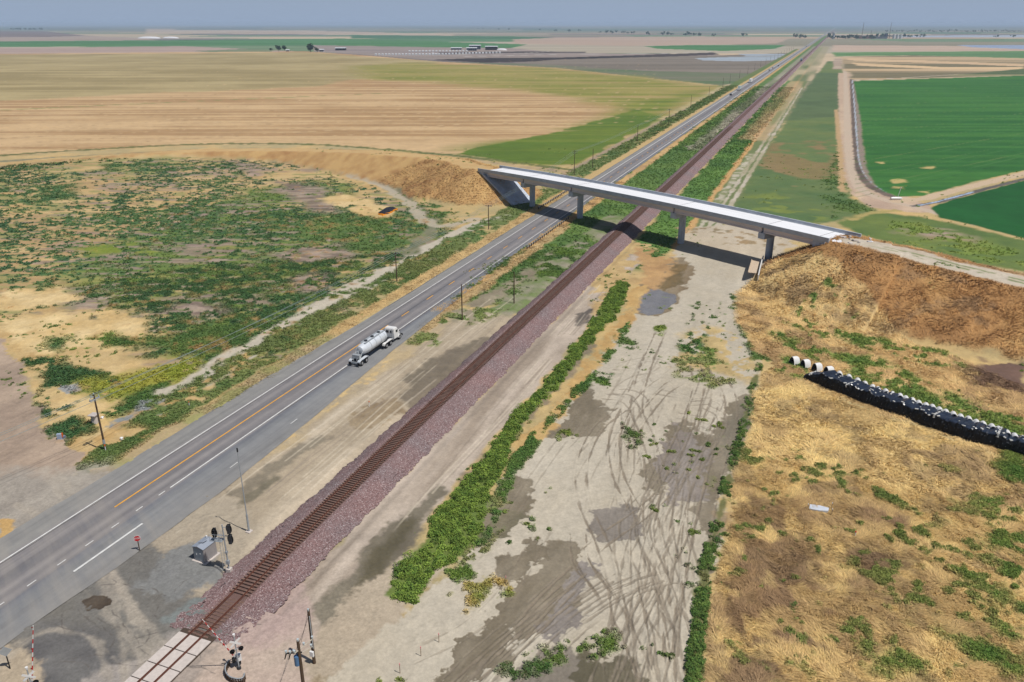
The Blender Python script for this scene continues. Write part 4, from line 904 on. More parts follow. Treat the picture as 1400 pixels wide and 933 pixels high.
# wing panels beyond the deck
# slope paving, left end
def spz(s): return max(.15, 9.9-(s+23)/1.78)
SPV = []; 
mb = MB()
ss = np.linspace(-21.2, -5.4, 12)
rings = []
for s in ss:
    t = (s+21.2)/15.8; zc = spz(s)+.28
    a, c = -6.3+.9*t, 5.0-.6*t
    rings.append([(s, a, zc-.7), (s, a, zc), (s, c, zc), (s, c, zc-.7)])
mb.loft(rings).build('slope_paving', slabm, br)
mb = MB()
rings = []
for s in ss:
    t = (s+21.2)/15.8; zc = spz(s)+.32; a, c = -6.3+.9*t, 5.0-.6*t
    rings.append([(s, a-.35, zc-.7), (s, a-.35, zc+.05), (s, a, zc+.05), (s, a, zc-.7)])
mb.loft(rings).build('paving_kerb', conc, br)
# ------------------------------------------------------------------ low growth
AREA = (dist*.00125)*np.maximum(.085, GY.ravel()**2/(H_CAM*F_PX)*.95)
infr = (np.abs(GX.ravel()) < .84*np.maximum(GY.ravel(), 60)+22) & (GY.ravel() > 48)
def pick(wgt, n):
    p = wgt; s_ = p.sum()
    if s_ <= 0: return np.zeros(0, int)
    return RNG.choice(N, size=n, p=p/s_)
def leaves(idx, r, h, nl, size, cjit=.3, spread=1.0, up=.5, base=None, bright=1.0):
    n = len(idx); m = n*nl
    cx = np.repeat(U[idx]+RNG.normal(0, SP[idx]*.5), nl); cy = np.repeat(V[idx]+RNG.normal(0, SP[idx]*.5), nl); cz = np.repeat(Z[idx], nl)
    sc = np.repeat(RNG.uniform(.55, 1.3, n), nl)
    r_ = np.repeat(r if np.ndim(r) else np.full(n, r), nl)*sc; h_ = np.repeat(h if np.ndim(h) else np.full(n, h), nl)*sc
    sz = np.repeat(size if np.ndim(size) else np.full(n, size), nl)*RNG.uniform(.6, 1.3, m)
    th = RNG.uniform(0, 2*np.pi, m); rr = RNG.uniform(0, 1, m)**.45; el = RNG.uniform(0, 1, m)**.7
    px = cx+np.cos(th)*rr*r_*np.sqrt(np.maximum(.05, 1-el**2*.8)); py = cy+np.sin(th)*rr*r_*np.sqrt(np.maximum(.05, 1-el**2*.8)); pz = cz+el*h_*(1-.3*rr)
    P0 = np.stack([px, py, pz], 1)
    nrm = RNG.normal(0, 1, (m, 3)); nrm[:, 2] = np.abs(nrm[:, 2])+up; nrm /= np.linalg.norm(nrm, axis=1)[:, None]
    a = np.cross(nrm, RNG.normal(0, 1, (m, 3))); a /= np.linalg.norm(a, axis=1)[:, None]+1e-9; b_ = np.cross(nrm, a)
    s3 = sz[:, None]
    vs = np.stack([P0-a*s3*.5, P0+b_*s3*.75, P0+a*s3*.5, P0-b_*s3*.35], 1).reshape(-1, 3)
    c = col[idx] if base is None else base(n)
    c = np.repeat(c*RNG.uniform(1-cjit, 1+cjit, (n, 1)), nl, 0)*RNG.uniform(.8, 1.25, (m, 1))*bright
    c = c*np.array([1, 1, 1])+np.stack([RNG.uniform(-.01, .02, m), RNG.uniform(-.005, .015, m), np.zeros(m)], 1)
    c = np.repeat(np.clip(c, .006, .9), 4, 0)
    return vs, np.concatenate([c, np.ones((len(c), 1))], 1)
def scatter(name, parts, m_, label, cat):
    vs = np.concatenate([p[0] for p in parts]); cs = np.concatenate([p[1] for p in parts])
    o = mesh_np(name, vs, np.arange(len(vs)), 4, m_, cs)
    tag(o, label, cat, kind='stuff'); return o
wv = np.where((weed > .3) & infr, weed, 0)
parts = []
for d0, d1, n_, r, h, nl, sz in ((55, 130, 17000, .30, .30, 14, .15), (130, 220, 26000, .4, .34, 9, .22), (220, 420, 26000, .5, .35, 7, .34), (420, 900, 9000, 1.3, .35, 6, .8)):
    g = wv*AREA*((dist > d0) & (dist <= d1)); idx = pick(g, n_)
    # growth only where the painted growth really is (keep bare ground bare)
    parts.append(leaves(idx, r, h, nl, sz, .28, bright=1.35))
scatter('weeds', parts, LEAF, 'low green weeds growing in broken patches over the whole site', 'weeds')
# shrub strip beside the ditch
idx, m = region(BUSH, .3, .6, 3, 600)
pm = np.zeros(N); pm[idx] = (m > .5)*(.25+sst(.34, .52, fbm(U[idx], V[idx], 3.2, 3, 611)))
gi = pick(pm*AREA, 2100)
def bcol(n): return two(K(132,154,70), K(92,120,56), RNG.uniform(0, 1, n)**1.2)
sh = scatter('shrubs', [leaves(gi, RNG.uniform(.35, .85, len(gi)), RNG.uniform(.22, .85, len(gi)), 120, .15, .25, base=bcol, up=.3, bright=1.25)], LEAF, 'dense strip of bright green shrubs between the track and the bare dirt', 'shrubs')
# hedge line of weeds at the straw field edge
P_ = Wl(GLINE); parts = []
cand = np.nonzero((seg_dist(U, V, P_)[0] < .75) & infr)[0]; cand = cand[fbm(U[cand], V[cand], 3, 3, 88) > .42]; gi = RNG.choice(cand, 700)
scatter('field_edge_growth', [leaves(gi, .38, .5, 50, .13, .25, base=lambda n: two(K(108,132,66), K(74,104,54), RNG.uniform(0, 1, n)), bright=1.25)], LEAF, 'narrow green line of weeds along the left edge of the straw field', 'weeds')
# lodged dry grass
def blades(idx, ln, wd, cj=.25, lift=.25):
    n = len(idx); x = U[idx]+RNG.normal(0, 1, n)*SP[idx]; y = V[idx]+RNG.normal(0, 1, n)*SP[idx]; z = Z[idx]
    an = (fbm(x, y, 7, 3, 77)*9.0)+RNG.normal(0, .45, n)+1.0
    L_ = ln*RNG.uniform(.5, 1.4, n); el = np.abs(RNG.normal(0, lift, n))+.08
    d = np.stack([np.cos(an)*np.cos(el), np.sin(an)*np.cos(el), np.sin(el)], 1)*L_[:, None]
    w_ = np.stack([-np.sin(an), np.cos(an), np.zeros(n)], 1)*(wd*RNG.uniform(.6, 1.4, n))[:, None]
    P0 = np.stack([x, y, z+.02], 1)
    vs = np.stack([P0-w_, P0+w_, P0+d+w_*.3, P0+d-w_*.3], 1).reshape(-1, 3)
    c = col[idx]*RNG.uniform(1-cj, 1+cj*1.4, (n, 1))*1.22; c = np.repeat(np.clip(c, .01, .9), 4, 0)
    return vs, np.concatenate([c, np.ones((len(c), 1))], 1)
sw = np.where((straw > .25) & infr, straw, 0); parts = []
for d0, d1, n_, ln, wd in ((55, 110, 200000, .5, .03), (110, 190, 130000, .6, .05), (190, 330, 60000, .6, .09)):
    parts.append(blades(pick(sw*AREA*((dist > d0) & (dist <= d1)), n_), ln, wd))
scatter('dry_grass', parts, STRW, 'lodged golden dry grass covering the field and embankment slopes', 'dry grass')
# ------------------------------------------------------------------ materials of the things
galv = mat('galvanised_steel', (176,182,186), .5, .25, var=.08); dgrey = mat('dark_steel', (62,64,68), .6, .2, var=.15)
blk = mat('black_part', (30,30,32), .6, var=.2); whitep = mat('white_paint', (232,232,230), .35, var=.03, spec=.5); tyre = mat('tyre_rubber', (36,36,38), .85, var=.2)
wood = mat('weathered_wood', (92,74,58), .9, var=.25, scale=4, stretch=(1,1,.15)); alu = mat('tank_aluminium', (214,220,226), .45, .1, var=.05, spec=.5, scale=.8)
glass_d = mat('dark_glass', (26,32,38), .1, spec=.8, var=.05); redp = mat('red_paint', (206,36,40), .45, var=.05); orgp = mat('orange_paint', (226,110,40), .5, var=.08)
bluep = mat('blue_grey_paint', (84,120,160), .5, var=.08); palec = mat('sun_bleached_concrete', (206,196,188), .85, var=.08); wires_m = mat('wire_metal', (176,190,186), .5, .5)
rimm = mat('wheel_rim', (196,198,200), .4, .6, var=.05); navy = mat('black_plastic_sheet', (34,42,58), .3, spec=.5, var=.35, scale=.9, bump=.6)
# ------------------------------------------------------------------ tanker lorry on the shoulder
TX, TY = -76.85, 117.6
tk = empty('tanker_truck', (TX, TY, .13), 0, 'white cabbed lorry hauling a long grey bulk tank, stopped on the highway shoulder', 'truck')
def ring_y(y, cx, cz, rx, rz, n=20): return [(cx+rx*math.cos(2*math.pi*k/n), y, cz+rz*math.sin(2*math.pi*k/n)) for k in range(n)]
tank = MB().loft([ring_y(y, 0, cz, rx, rz) for y, cz, rx, rz in ((2.1,2.55,.35,.35), (2.2,2.5,.7,.7), (3.1,2.42,1.02,1.0), (4.2,2.36,1.16,1.14), (10.3,2.42,1.16,1.14), (10.9,2.48,1.0,1.0), (11.15,2.5,.55,.6))]).build('tank', alu, tk, smooth=True)
for y in (4.8, 6.6, 8.4, 10.0): MB().loft([ring_y(y-.04, 0, 2.4, 1.19, 1.17), ring_y(y+.04, 0, 2.4, 1.19, 1.17)]).build('band', galv, tank, smooth=True)
for y in (4.6, 7.0, 9.4):
    MB().tube((0,y,3.45), (0,y,3.66), .3, .3, 14).tube((0,y,3.66), (0,y,3.7), .34, .34, 14).build('hatch', dgrey, tank)
MB().box(.42, 7, 3.52, .34, 7.2, .04).box(-.42, 7, 3.52, .34, 7.2, .04).build('catwalk', galv, tank)
for y in (5.4, 8.2):
    MB().loft([ring_y(0,0,0,0,0,4)]*2) if False else None
    MB().loft([[(x*w, y+yy*w, z) for x, yy in ((-.8,-1.2),(.8,-1.2),(.8,1.2),(-.8,1.2))] for w, z in ((1, 1.9), (.25, .75))]).build('hopper', alu, tank)
MB().box(-.5, 6.2, 1.12, .14, 12, .22).box(.5, 6.2, 1.12, .14, 12, .22).box(0, .9, 1.1, 2.2, .2, .25).box(0, 10.8, 1.2, 1.6, .9, .2).build('trailer_frame', dgrey, tk)
MB().box(0, .15, .75, 2.4, .16, .35).tube((-.9,.3,1.1), (-.6,2.3,2.3), .06).tube((.9,.3,1.1), (.6,2.3,2.3), .06).tube((-.35,.3,1.1), (-.35,1.9,3.3), .04).tube((.35,.3,1.1), (.35,1.9,3.3), .04).box(0,1.0,1.75,1.5,.7,.7).tube((0,1.5,1.4),(0,1.5,2.6),.22).build('rear_machinery', galv, tk)
for sx_ in (-1, 1):
    for (y, L_) in ((1.75, 3.4), (11.2, 3.5)):
        prof = [(-L_/2, .75), (-L_/2+.1, 1.1), (-L_/2+.55, 1.24), (L_/2-.55, 1.24), (L_/2-.1, 1.1), (L_/2, .75), (L_/2-.06, .75), (L_/2-.16, 1.06), (L_/2-.57, 1.19), (-L_/2+.57, 1.19), (-L_/2+.16, 1.06), (-L_/2+.06, .75)]
        MB().prism([(y+a, b_) for a, b_ in prof], sx_*.62, sx_*1.25).build('fender', whitep if y > 5 else alu, tk)
    MB().box(sx_*.95, .02, .55, .55, .03, .6).build('mud_flap', blk, tk)
wt = MB().tube((-.14,0,0), (.14,0,0), .5, .5, 20); rm = MB().tube((-.15,0,0), (.15,0,0), .27, .27, 14)
w0 = None
for y, xo, dual in ((1.0,1.02,1), (2.6,1.02,1), (10.4,1.02,1), (12.0,1.02,1), (15.7,1.05,0)):
    for sx_ in (-1, 1):
        if w0 is None: w0 = wt.build('wheel', tyre, tk, smooth=True); rm.build('rim', rimm, w0); w = w0
        else: w = copy_tree(w0, tk)
        w.location = (sx_*xo, y, .5)
MB().box(0, 12.9, .85, .9, 7.4, .3).box(0, 16.9, .6, 2.3, .16, .4).build('chassis', dgrey, tk)
cab = MB().loft([[(x*1.12, y, z) for x in (-1, 1) for _ in (0,)] and [(-1.12*a, y0, z), (1.12*a, y0, z), (1.12*a, y1, z), (-1.12*a, y1, z)] for z, a, y0, y1 in ((.75,1,13.55,15.35), (1.9,1,13.55,15.35), (2.75,.93,13.65,14.95), (2.98,.86,13.8,14.75))]).build('cab', whitep, tk, bevel=.03)
MB().loft([[(-a, y, .8), (a, y, .8), (a, y, z1), (-a, y, z1)] for y, a, z1 in ((15.3,.72,1.85), (16.2,.62,1.72), (16.85,.5,1.45))]).build('hood', whitep, tk, bevel=.03)
for sx_ in (-1, 1):
    MB().box(sx_*.45, 13.56, 2.2, .62, .06, .52).build('rear_window', glass_d, cab)
    MB().box(sx_*1.095, 14.6, 2.15, .06, .75, .5).build('side_window', glass_d, cab)
    MB().tube((sx_*1.1,15.2,1.9), (sx_*1.35,15.35,2.0), .02).box(sx_*1.38, 15.36, 2.05, .12, .08, .42).build('mirror', blk, cab)
    MB().prism([(15.7+.62*math.cos(t), .5+.62*math.sin(t)) for t in np.linspace(.1, math.pi-.1, 8)]+[(15.7+.54*math.cos(t), .5+.54*math.sin(t)) for t in np.linspace(math.pi-.1, .1, 8)], sx_*.7, sx_*1.2).build('front_fender', whitep, tk)
MB().add([(-.95,15.24,1.98), (.95,15.24,1.98), (.88,14.97,2.7), (-.88,14.97,2.7)], [(0,1,2,3)]).build('windscreen', glass_d, cab)
MB().tube((.75,13.3,.9), (.75,13.3,2.9), .08).build('exhaust_stack', galv, tk)
MB().tube((-.95,13.9,.75), (-.95,12.9,.75), .3, .3, 12).build('fuel_tank', galv, tk, smooth=True)
# ------------------------------------------------------------------ distant traffic
def car(name, u, v, body, label, cat='car', hd=0, L_=4.6, Wd=1.85, Hh=1.5):
    o = empty(name, (u, v, .13), hd, label, cat)
    MB().loft([[(-Wd/2*a, y, .3), (Wd/2*a, y, .3), (Wd/2*a, y, z), (-Wd/2*a, y, z)] for y, a, z in ((0,.9,.8), (.3,1,.95), (L_-.4,1,.9), (L_,.85,.65))]).build('body', body, o, bevel=.05)
    MB().loft([[(-Wd/2*a, y0, z), (Wd/2*a, y0, z), (Wd/2*a, y1, z), (-Wd/2*a, y1, z)] for z, a, y0, y1 in ((.93,.93,.25,3.4), (Hh,.78,.8,2.6))]).build('cabin', glass_d, o)
    MB().box(0, 1.7, Hh+.02, Wd*.75, 1.7, .05).build('roof', body, o)
    wh = MB().tube((-.1,0,0), (.1,0,0), .34, .34, 12); first = None
    for y in (.85, L_-.9):
        for sx_ in (-1, 1):
            first = wh.build('wheel', tyre, o) if first is None else first
            w = first if (y == .85 and sx_ == -1) else first.copy()
            if w is not first: COL.objects.link(w); w.parent = o
            w.location = (sx_*(Wd/2-.12), y, .34)
    return o
navyc = mat('dark_blue_car_paint', (34,40,52), .3, spec=.6); redc = mat('grey_car_paint', (120,122,128), .3, spec=.6)
car('car', -84.2, 768, navyc, 'dark car on the highway behind the two white lorries', 'car')
car('car', -80.3, 1338, navyc, 'dark car farther up the highway, driving away beyond the white lorries', 'car')
car('car', -83.6, 1206, redc, 'small grey car coming down the highway beyond the second lorry', 'car')
car('car', -83.6, 1268, mat('pale_car_paint', (196,160,150), .3), 'pale car following the small grey car on the highway', 'car')
car('pickup_truck', -83.8, 2560, navyc, 'dark pickup far up the highway near the vanishing point', 'pickup', L_=5.6, Hh=1.9, Wd=2.1)
def lorry(u, v, boxm, label, L_=9.0, semi=False):
    o = empty('box_truck', (u, v, .13), math.pi, label, 'lorry')
    MB().box(0, -L_/2, 2.45, 2.5, L_, 2.9).build('cargo_box', boxm, o, bevel=.04)
    MB().loft([[(-1.15, .3, z), (1.15, .3, z), (1.15*a, y, z), (-1.15*a, y, z)] for z, a, y in ((.6,1,2.3), (1.7,1,2.3), (2.7,.9,1.8))]).build('cab', whitep, o)
    MB().add([(-1.0,2.26,1.75), (1.0,2.26,1.75), (.92,1.9,2.55), (-.92,1.9,2.55)], [(0,1,2,3)]).build('windscreen', glass_d, o)
    MB().box(0, -L_/2+1, .75, 1.0, L_+2.5, .3).build('chassis', dgrey, o)
    wh = MB().tube((-.15,0,0), (.15,0,0), .5, .5, 14).build('wheel', tyre, o); wh.location = (-1.05, 1.2, .5)
    for x, y in ((1.05,1.2), (-1.05,-L_+1.2), (1.05,-L_+1.2), (-1.05,-L_+2.5), (1.05,-L_+2.5)):
        w = wh.copy(); COL.objects.link(w); w.parent = o; w.location = (x, y, .5)
lorry(-83.9, 832, mat('pale_box', (190,208,206), .4), 'pale blue-grey box lorry coming down the highway behind the dark car')
lorry(-84.2, 944, whitep, 'tall white lorry with a long trailer, farthest of the two lorries on the highway', 15)
lc = empty('locomotive', (UT, 1512, 1.25), 0, 'dark locomotive standing on the railway far beyond the overpass', 'locomotive')
MB().box(0, 9, 1.2, 2.9, 18, .5).build('underframe', blk, lc)
MB().box(0, 12, 2.7, 2.0, 11.5, 2.4).build('engine_hood', mat('loco_dark', (44,56,60), .5), lc, bevel=.1)
MB().loft([[(-1.45*a, y0, z), (1.45*a, y0, z), (1.45*a, y1, z), (-1.45*a, y1, z)] for z, a, y0, y1 in ((1.5,1,1.8,5.2), (3.4,1,1.8,5.2), (4.3,.8,2.0,5.2))]).build('cab', mat('loco_pale', (150,176,190), .5), lc)
MB().box(0, .9, 2.2, 2.0, 1.8, 1.5).build('nose', mat('loco_pale', (150,176,190), .5), lc)
for y in (3, 14.5):
    for dy in (-1.6, 0, 1.6): MB().tube((-.8,y+dy,.35), (.8,y+dy,.35), .5, .5, 14).build('wheelset', blk, lc)
# ------------------------------------------------------------------ poles and wires
def pole(u, v, h, label, arms=0, r=.16, m=wood, group=None, name='utility_pole', lean=0):
    o = empty(name, (u, v, hz(u, v)), 0, label, 'pole', group)
    MB().tube((0,0,-.5), (lean,0,h), r, r*.7, 10).build('shaft', m, o, smooth=True)
    for k in range(arms):
        z = h-.4-.8*k; MB().box(0, .14, z, 2.3, .1, .12).build('crossarm', wood, o)
        for x in (-1.0, -.35, .35, 1.0):
            MB().tube((x,.14,z+.05), (x,.14,z+.28), .05, .07, 8).build('insulator', mat('porcelain', (190,200,204), .3), o)
    return o
pl = [(-95.2, 76.7, 9.4, 0), (-95.4, 168.1, 7.6, 1), (-94.8, 226.6, 7.8, 1), (-97.7, 328.6, 10.5, 2), (-95.4, 349.4, 8.5, 0), (-95.8, 441.2, 9, 0), (-95.2, 529.7, 9.5, 1), (-99, 640, 9.5, 0), (-99.3, 739.0, 9.5, 0), (-103.5, 866.6, 9.5, 0)]
desc = ['tall weathered wooden pole with crossarm beside the grey gravel patch, nearest on the left', 'bare wooden pole standing beside the pale gravel path left of the highway', 'wooden pole with crossarm at the foot of the straw embankment',
        'wooden pole with two crossarms just beyond the left end of the overpass', 'plain wooden pole close behind the overpass beside the field lane', 'plain pole between the green field and the highway, second beyond the overpass', 'pole with crossarm between the green field and the highway, third beyond the overpass',
        'slim pole by the corner of the green field, fourth beyond the overpass', 'slim pole at the far corner of the green field by the highway', 'slim pole beside the purple field, across from the white lorry']
for (u, v, h, a), d in zip(pl, desc): pole(u, v, h, d, a, group='poles along the left side of the highway')
for v in np.arange(930, 2300, 95.): pole(-104, v, 9.5, 'tiny far pole in the line beyond the purple field', 0, group='far poles in the line')
pz = bpy.data.objects['utility_pole']
for yy in (.0,):
    # double crossarm and bracket of the nearest pole, set along the line as in the photograph
    MB().box(-.12, 0, 8.7, .1, 1.7, .14).box(.12, 0, 8.7, .1, 1.7, .14).build('crossarm', galv, pz); MB().box(0, -.25, 9.15, .1, .9, .1).build('crossarm', galv, pz)
    for y, z in ((-.8,8.8), (.8,8.8), (-.5,9.2), (0,9.45)): MB().tube((0,y,z), (0,y,z+.25), .07, .09, 8).build('insulator', mat('porcelain', (190,200,204), .3), pz)
    MB().tube((0,0,1.3), (0,0,2.0), .185, .18, 12).build('metal_band', galv, pz)
pole(-68.5, 148.3, 8.2, 'tall dark wooden pole between the highway and the railway, nearer of the two', 0, .15)
pole(-62.0, 162.9, 7.6, 'dark wooden pole close to the left edge of the railway ballast', 0, .15)
def cable(name, pts, sag, label, r=.022, group=None, m=wires_m):
    rings = []; 
    for a, c in zip(pts[:-1], pts[1:]):
        for k in range(13):
            t = k/12.; rings.append((a[0]+(c[0]-a[0])*t, a[1]+(c[1]-a[1])*t, a[2]+(c[2]-a[2])*t-sag*4*t*(1-t)))
    mb = MB()
    for p, q_ in zip(rings[:-1], rings[1:]):
        if p != q_: mb.tube(p, q_, r, r, 4, cap=False)
    o = mb.build(name, m); tag(o, label, 'wire', group); return o
for k, (dx, dz) in enumerate(((-.9, 8.85), (.1, 9.6), (.9, 8.85))):
    lab = ['leftmost of the three wires running from the pole by the gravel patch', 'highest, middle wire running from the pole by the gravel patch', 'rightmost of the three wires, nearest the highway, from the pole by the gravel patch'][k]
    cable('overhead_wire', [(-110+dx, 8, dz), (-95.2+dx, 76.7, dz), (-95.4+dx, 168.1, 7.5), (-94.8+dx, 226.6, 7.7), (-97.7+dx, 328.6, 10), (-95.6+dx, 441, 9), (-95.2+dx, 530, 9.3)], .9, lab, .03, 'wires along the highway')
tp = empty('metal_pole', (-61.69, 67.49, 0), 0, 'tall slim grey metal pole with a thicker base, left of the railway', 'pole')
MB().tube((0,0,.15), (0,0,2.6), .13, .12, 14).build('base_tube', galv, tp, smooth=True); MB().tube((0,0,2.5), (0,0,12), .07, .05, 12).build('shaft', galv, tp, smooth=True)
MB().box(0, 0, .08, .7, .7, .2).build('footing', palec, tp, bevel=.03); MB().tube((0,0,11.6), (0,0,12.1), .09, .09, 8).build('cap', blk, tp)
# the two poles at the lower edge
p2 = empty('wooden_pole', (-41.16, 51.47, 0), 0, 'dark wooden pole carrying a conduit and a white meter box near the wide crossarm pole', 'pole')
MB().tube((0,0,-.4), (-.05,.1,6.6), .17, .13, 10).build('shaft', wood, p2, smooth=True); MB().tube((.17,-.12,2.0), (.1,-.05,5.9), .05, .05, 8).build('conduit', galv, p2)
MB().box(.02, -.24, 1.35, .42, .22, .62).build('meter_box', whitep, p2, bevel=.02); MB().tube((0,0,6.5), (0,0,6.75), .07, .1, 8).build('insulator', mat('porcelain', (190,200,204), .3), p2)
p1 = empty('utility_pole', (-37.4, 44.9, 0), 0, 'dark utility pole with long crossarm and blue transformer at the lower edge', 'pole')
MB().tube((0,0,-.4), (0,0,9.6), .19, .13, 10).build('shaft', wood, p1, smooth=True)
MB().tube((-.1,-.5,8.6), (.35,1.6,8.6), .06, .06, 6).tube((-.15,0,8.0), (.45,1.3,8.0), .05, .05, 6).build('crossarm', mat('bleached_wood', (186,176,160), .8), p1)
MB().tube((-1.2,-.35,8.1), (.2,.1,8.3), .07, .07, 6).build('crossarm', blk, p1)
MB().tube((-.28,-.1,6.9), (-.28,-.1,7.9), .24, .24, 14).build('transformer', bluep, p1, smooth=True)
for x, y, z in ((-.1,-.5,8.7), (.1,.6,8.7), (.35,1.55,8.7), (-1.15,-.35,8.2), (-.8,-.25,8.2), (-.5,-.1,8.3), (.4,1.2,8.1), (0,0,9.6)): MB().tube((x,y,z), (x,y,z+.22), .09, .11, 8).build('insulator', mat('porcelain', (190,200,204), .3), p1)
for x, y in ((-1.15,-.35), (-.8,-.25)): MB().tube((x,y,8.1), (x-.15,y-.1,7.5), .07, .05, 8).build('fuse', blk, p1)
for k, (a, c) in enumerate((((-37.4,44.9,8.7), (-41.2,51.5,6.5)), ((-37.8,44.6,8.2), (-41.15,51.47,6.0)))):
    cable('service_wire', [a, c], .25, ['upper slack wire joining the crossarm pole to the meter pole', 'lower slack wire joining the crossarm pole to the meter pole'][k], .018, m=blk)
# ------------------------------------------------------------------ railway crossing
cx = empty('crossing_deck', (UT, 46.5, 0), 0, 'pale concrete panels laid between and beside the rails at the road crossing', 'rail crossing')
for k, (v0, v1) in enumerate(((50.0,47.8), (47.75,45.5), (45.45,43.35), (43.3,41.1), (41.05,38.9))):
    for u0, u1 in ((-56.95,-55.72), (-55.50,-54.22), (-54.0,-52.8)):
        MB().box((u0+u1)/2-UT, (v0+v1)/2-46.5, .13, u1-u0, v0-v1-.06, .16).build('panel', palec, cx, bevel=.015)
MB().box(0, -1.6, .05, 4.3, 11.6, .12).build('frame', mat('old_timber', (82,68,58), .9), cx)
for v in np.arange(50.4, 57.2, .52):
    o = tproto.copy(); COL.objects.link(o); o.parent = tr; o.location = (random.uniform(-.06,.06), v-50, .04); o.rotation_euler = (0,0,random.uniform(-.03,.03))
def xpost(x, y, rz, label, tipv, guard=None):
    o = empty('crossing_signal', (x, y, 0), rz, label, 'crossing signal')
    MB().tube((0,0,0), (0,0,4.1), .07, .06, 12).build('mast', galv, o, smooth=True); MB().tube((0,0,0), (0,0,.25), .22, .18, 12).build('footing', dgrey, o)
    b_ = MB()
    for s_ in (-1, 1):
        a = R(38)*s_; c, n = math.cos(a), math.sin(a)
        b_.loft([[(sx_*.62*c-sz*.11*n, -.12+.014*s_+dy, 3.35+sx_*.62*n+sz*.11*c) for sx_, sz in ((-1,-1),(1,-1),(1,1),(-1,1))] for dy in (0, .02)])
    b_.build('crossbuck', whitep, o)
    for s_ in (-1, 1):
        l = MB().tube((s_*.42,-.2,2.55), (s_*.42,-.25,2.55), .26, .26, 16).tube((s_*.42,-.25,2.55), (s_*.42,-.5,2.6), .12, .13, 12, cap=False).build('flasher', blk, o)
        MB().tube((s_*.42,-.255,2.55), (s_*.42,-.27,2.55), .1, .1, 12).build('lens', mat('red_lens', (120,20,24), .3), l)
    MB().tube((-.5,-.1,2.55), (.5,-.1,2.55), .035, .035, 8).build('bracket', galv, o)
    MB().tube((0,0,4.1), (0,0,4.35), .1, .13, 12).build('bell', whitep, o)
    MB().box(.15, .3, 1.15, .5, .45, .75).build('gate_mechanism', whitep, o, bevel=.03)
    MB().box(-.32, .28, 1.05, .3, .4, .5).build('gate_motor', blk, o, bevel=.03)
    arm = empty('gate_arm', (0,0,0)); arm.parent = o
    T = Vector(tipv)-Vector((x, y, 0)); T = Matrix.Rotation(-rz, 3, 'Z') @ T; P0 = Vector((-.15, .35, 1.2)); n_ = 15
    arm_r = MB(); arm_w = MB()
    for k in range(n_):
        a, c = P0.lerp(T, k/n_), P0.lerp(T, (k+1)/n_); (arm_r if k % 2 else arm_w).tube(a, c, .065-.002*k, .065-.002*(k+1), 8)
    arm_w.build('white_stripe', whitep, arm); arm_r.build('red_stripe', redp, arm)
    for k in (.35, .65, .97):
        p = P0.lerp(T, k); MB().tube(p, p+Vector((-.14,0,.05)), .05, .06, 8).build('arm_lamp', mat('red_lens', (120,20,24), .3), arm)
    cw = P0-(T-P0).normalized()*.9; MB().tube(P0, cw, .05, .05, 8).box(cw.x, cw.y, cw.z, .35, .3, .35).build('counterweight', dgrey, arm)
    if guard:
        g = MB(); 
        for dz_ in (-.1, .1):
            for p, q_ in zip(guard[:-1], guard[1:]): g.tube((*p, .6+dz_), (*q_, .6+dz_), .06, .06, 8)
        for p, q_ in zip(guard[:-1], guard[1:]):
            g.add([(p[0],p[1],.48), (q_[0],q_[1],.48), (q_[0],q_[1],.72), (p[0],p[1],.72)], [(0,1,2,3)])
        gg = empty('guard_rail', (0,0,0), 0, 'curved galvanised guard rail wrapped around the right crossing signal', 'guard rail'); g.build('beam', galv, gg, smooth=True)
        for p in guard[1::2]:
            MB().box(p[0], p[1], .33, .15, .15, .75).build('post', wood, gg)
    return o
gpts = [W(240+x/10.04, 840+y/10.04, .6) for x, y in smooth_line([(735,635), (700,690), (682,750), (695,810), (740,862), (810,888), (880,893), (930,875), (945,820)], 4)]
xpost(-47.73, 48.1, R(55), 'striped red and white gate arm with white crossbuck and black flashers, right of the railway', (-48.8, 45.65, 7.8), gpts)
lx = W(50, 961); tipL = (*W(45.3, 855.4, 8.4), 8.4)
xpost(lx[0], lx[1], R(50), 'crossing gate with striped arm near upright at the lower left corner', tipL)
dg = W(38, 968); o = empty('round_sign', (dg[0], dg[1], 0), R(20), 'grey back of a round sign behind the lower left crossing gate', 'sign')
MB().tube((0,0,0), (0,0,2.4), .05, .05, 8).build('post', wood, o); MB().tube((0,.06,2.6), (0,.09,2.6), .45, .45, 24).build('sign_plate', galv, o)
o = empty('diamond_sign', (-69.19, 39.9, 0), R(48), 'grey back of a diamond shaped sign on a dark post at the left edge', 'sign')
MB().box(0, 0, 1.2, .1, .1, 2.5).build('post', blk, o); MB().loft([[(.62*a, -.08+d_, 2.2+.62*c) for a, c in ((0,-1),(1,0),(0,1),(-1,0))] for d_ in (0, .02)]).build('sign_plate', galv, o)
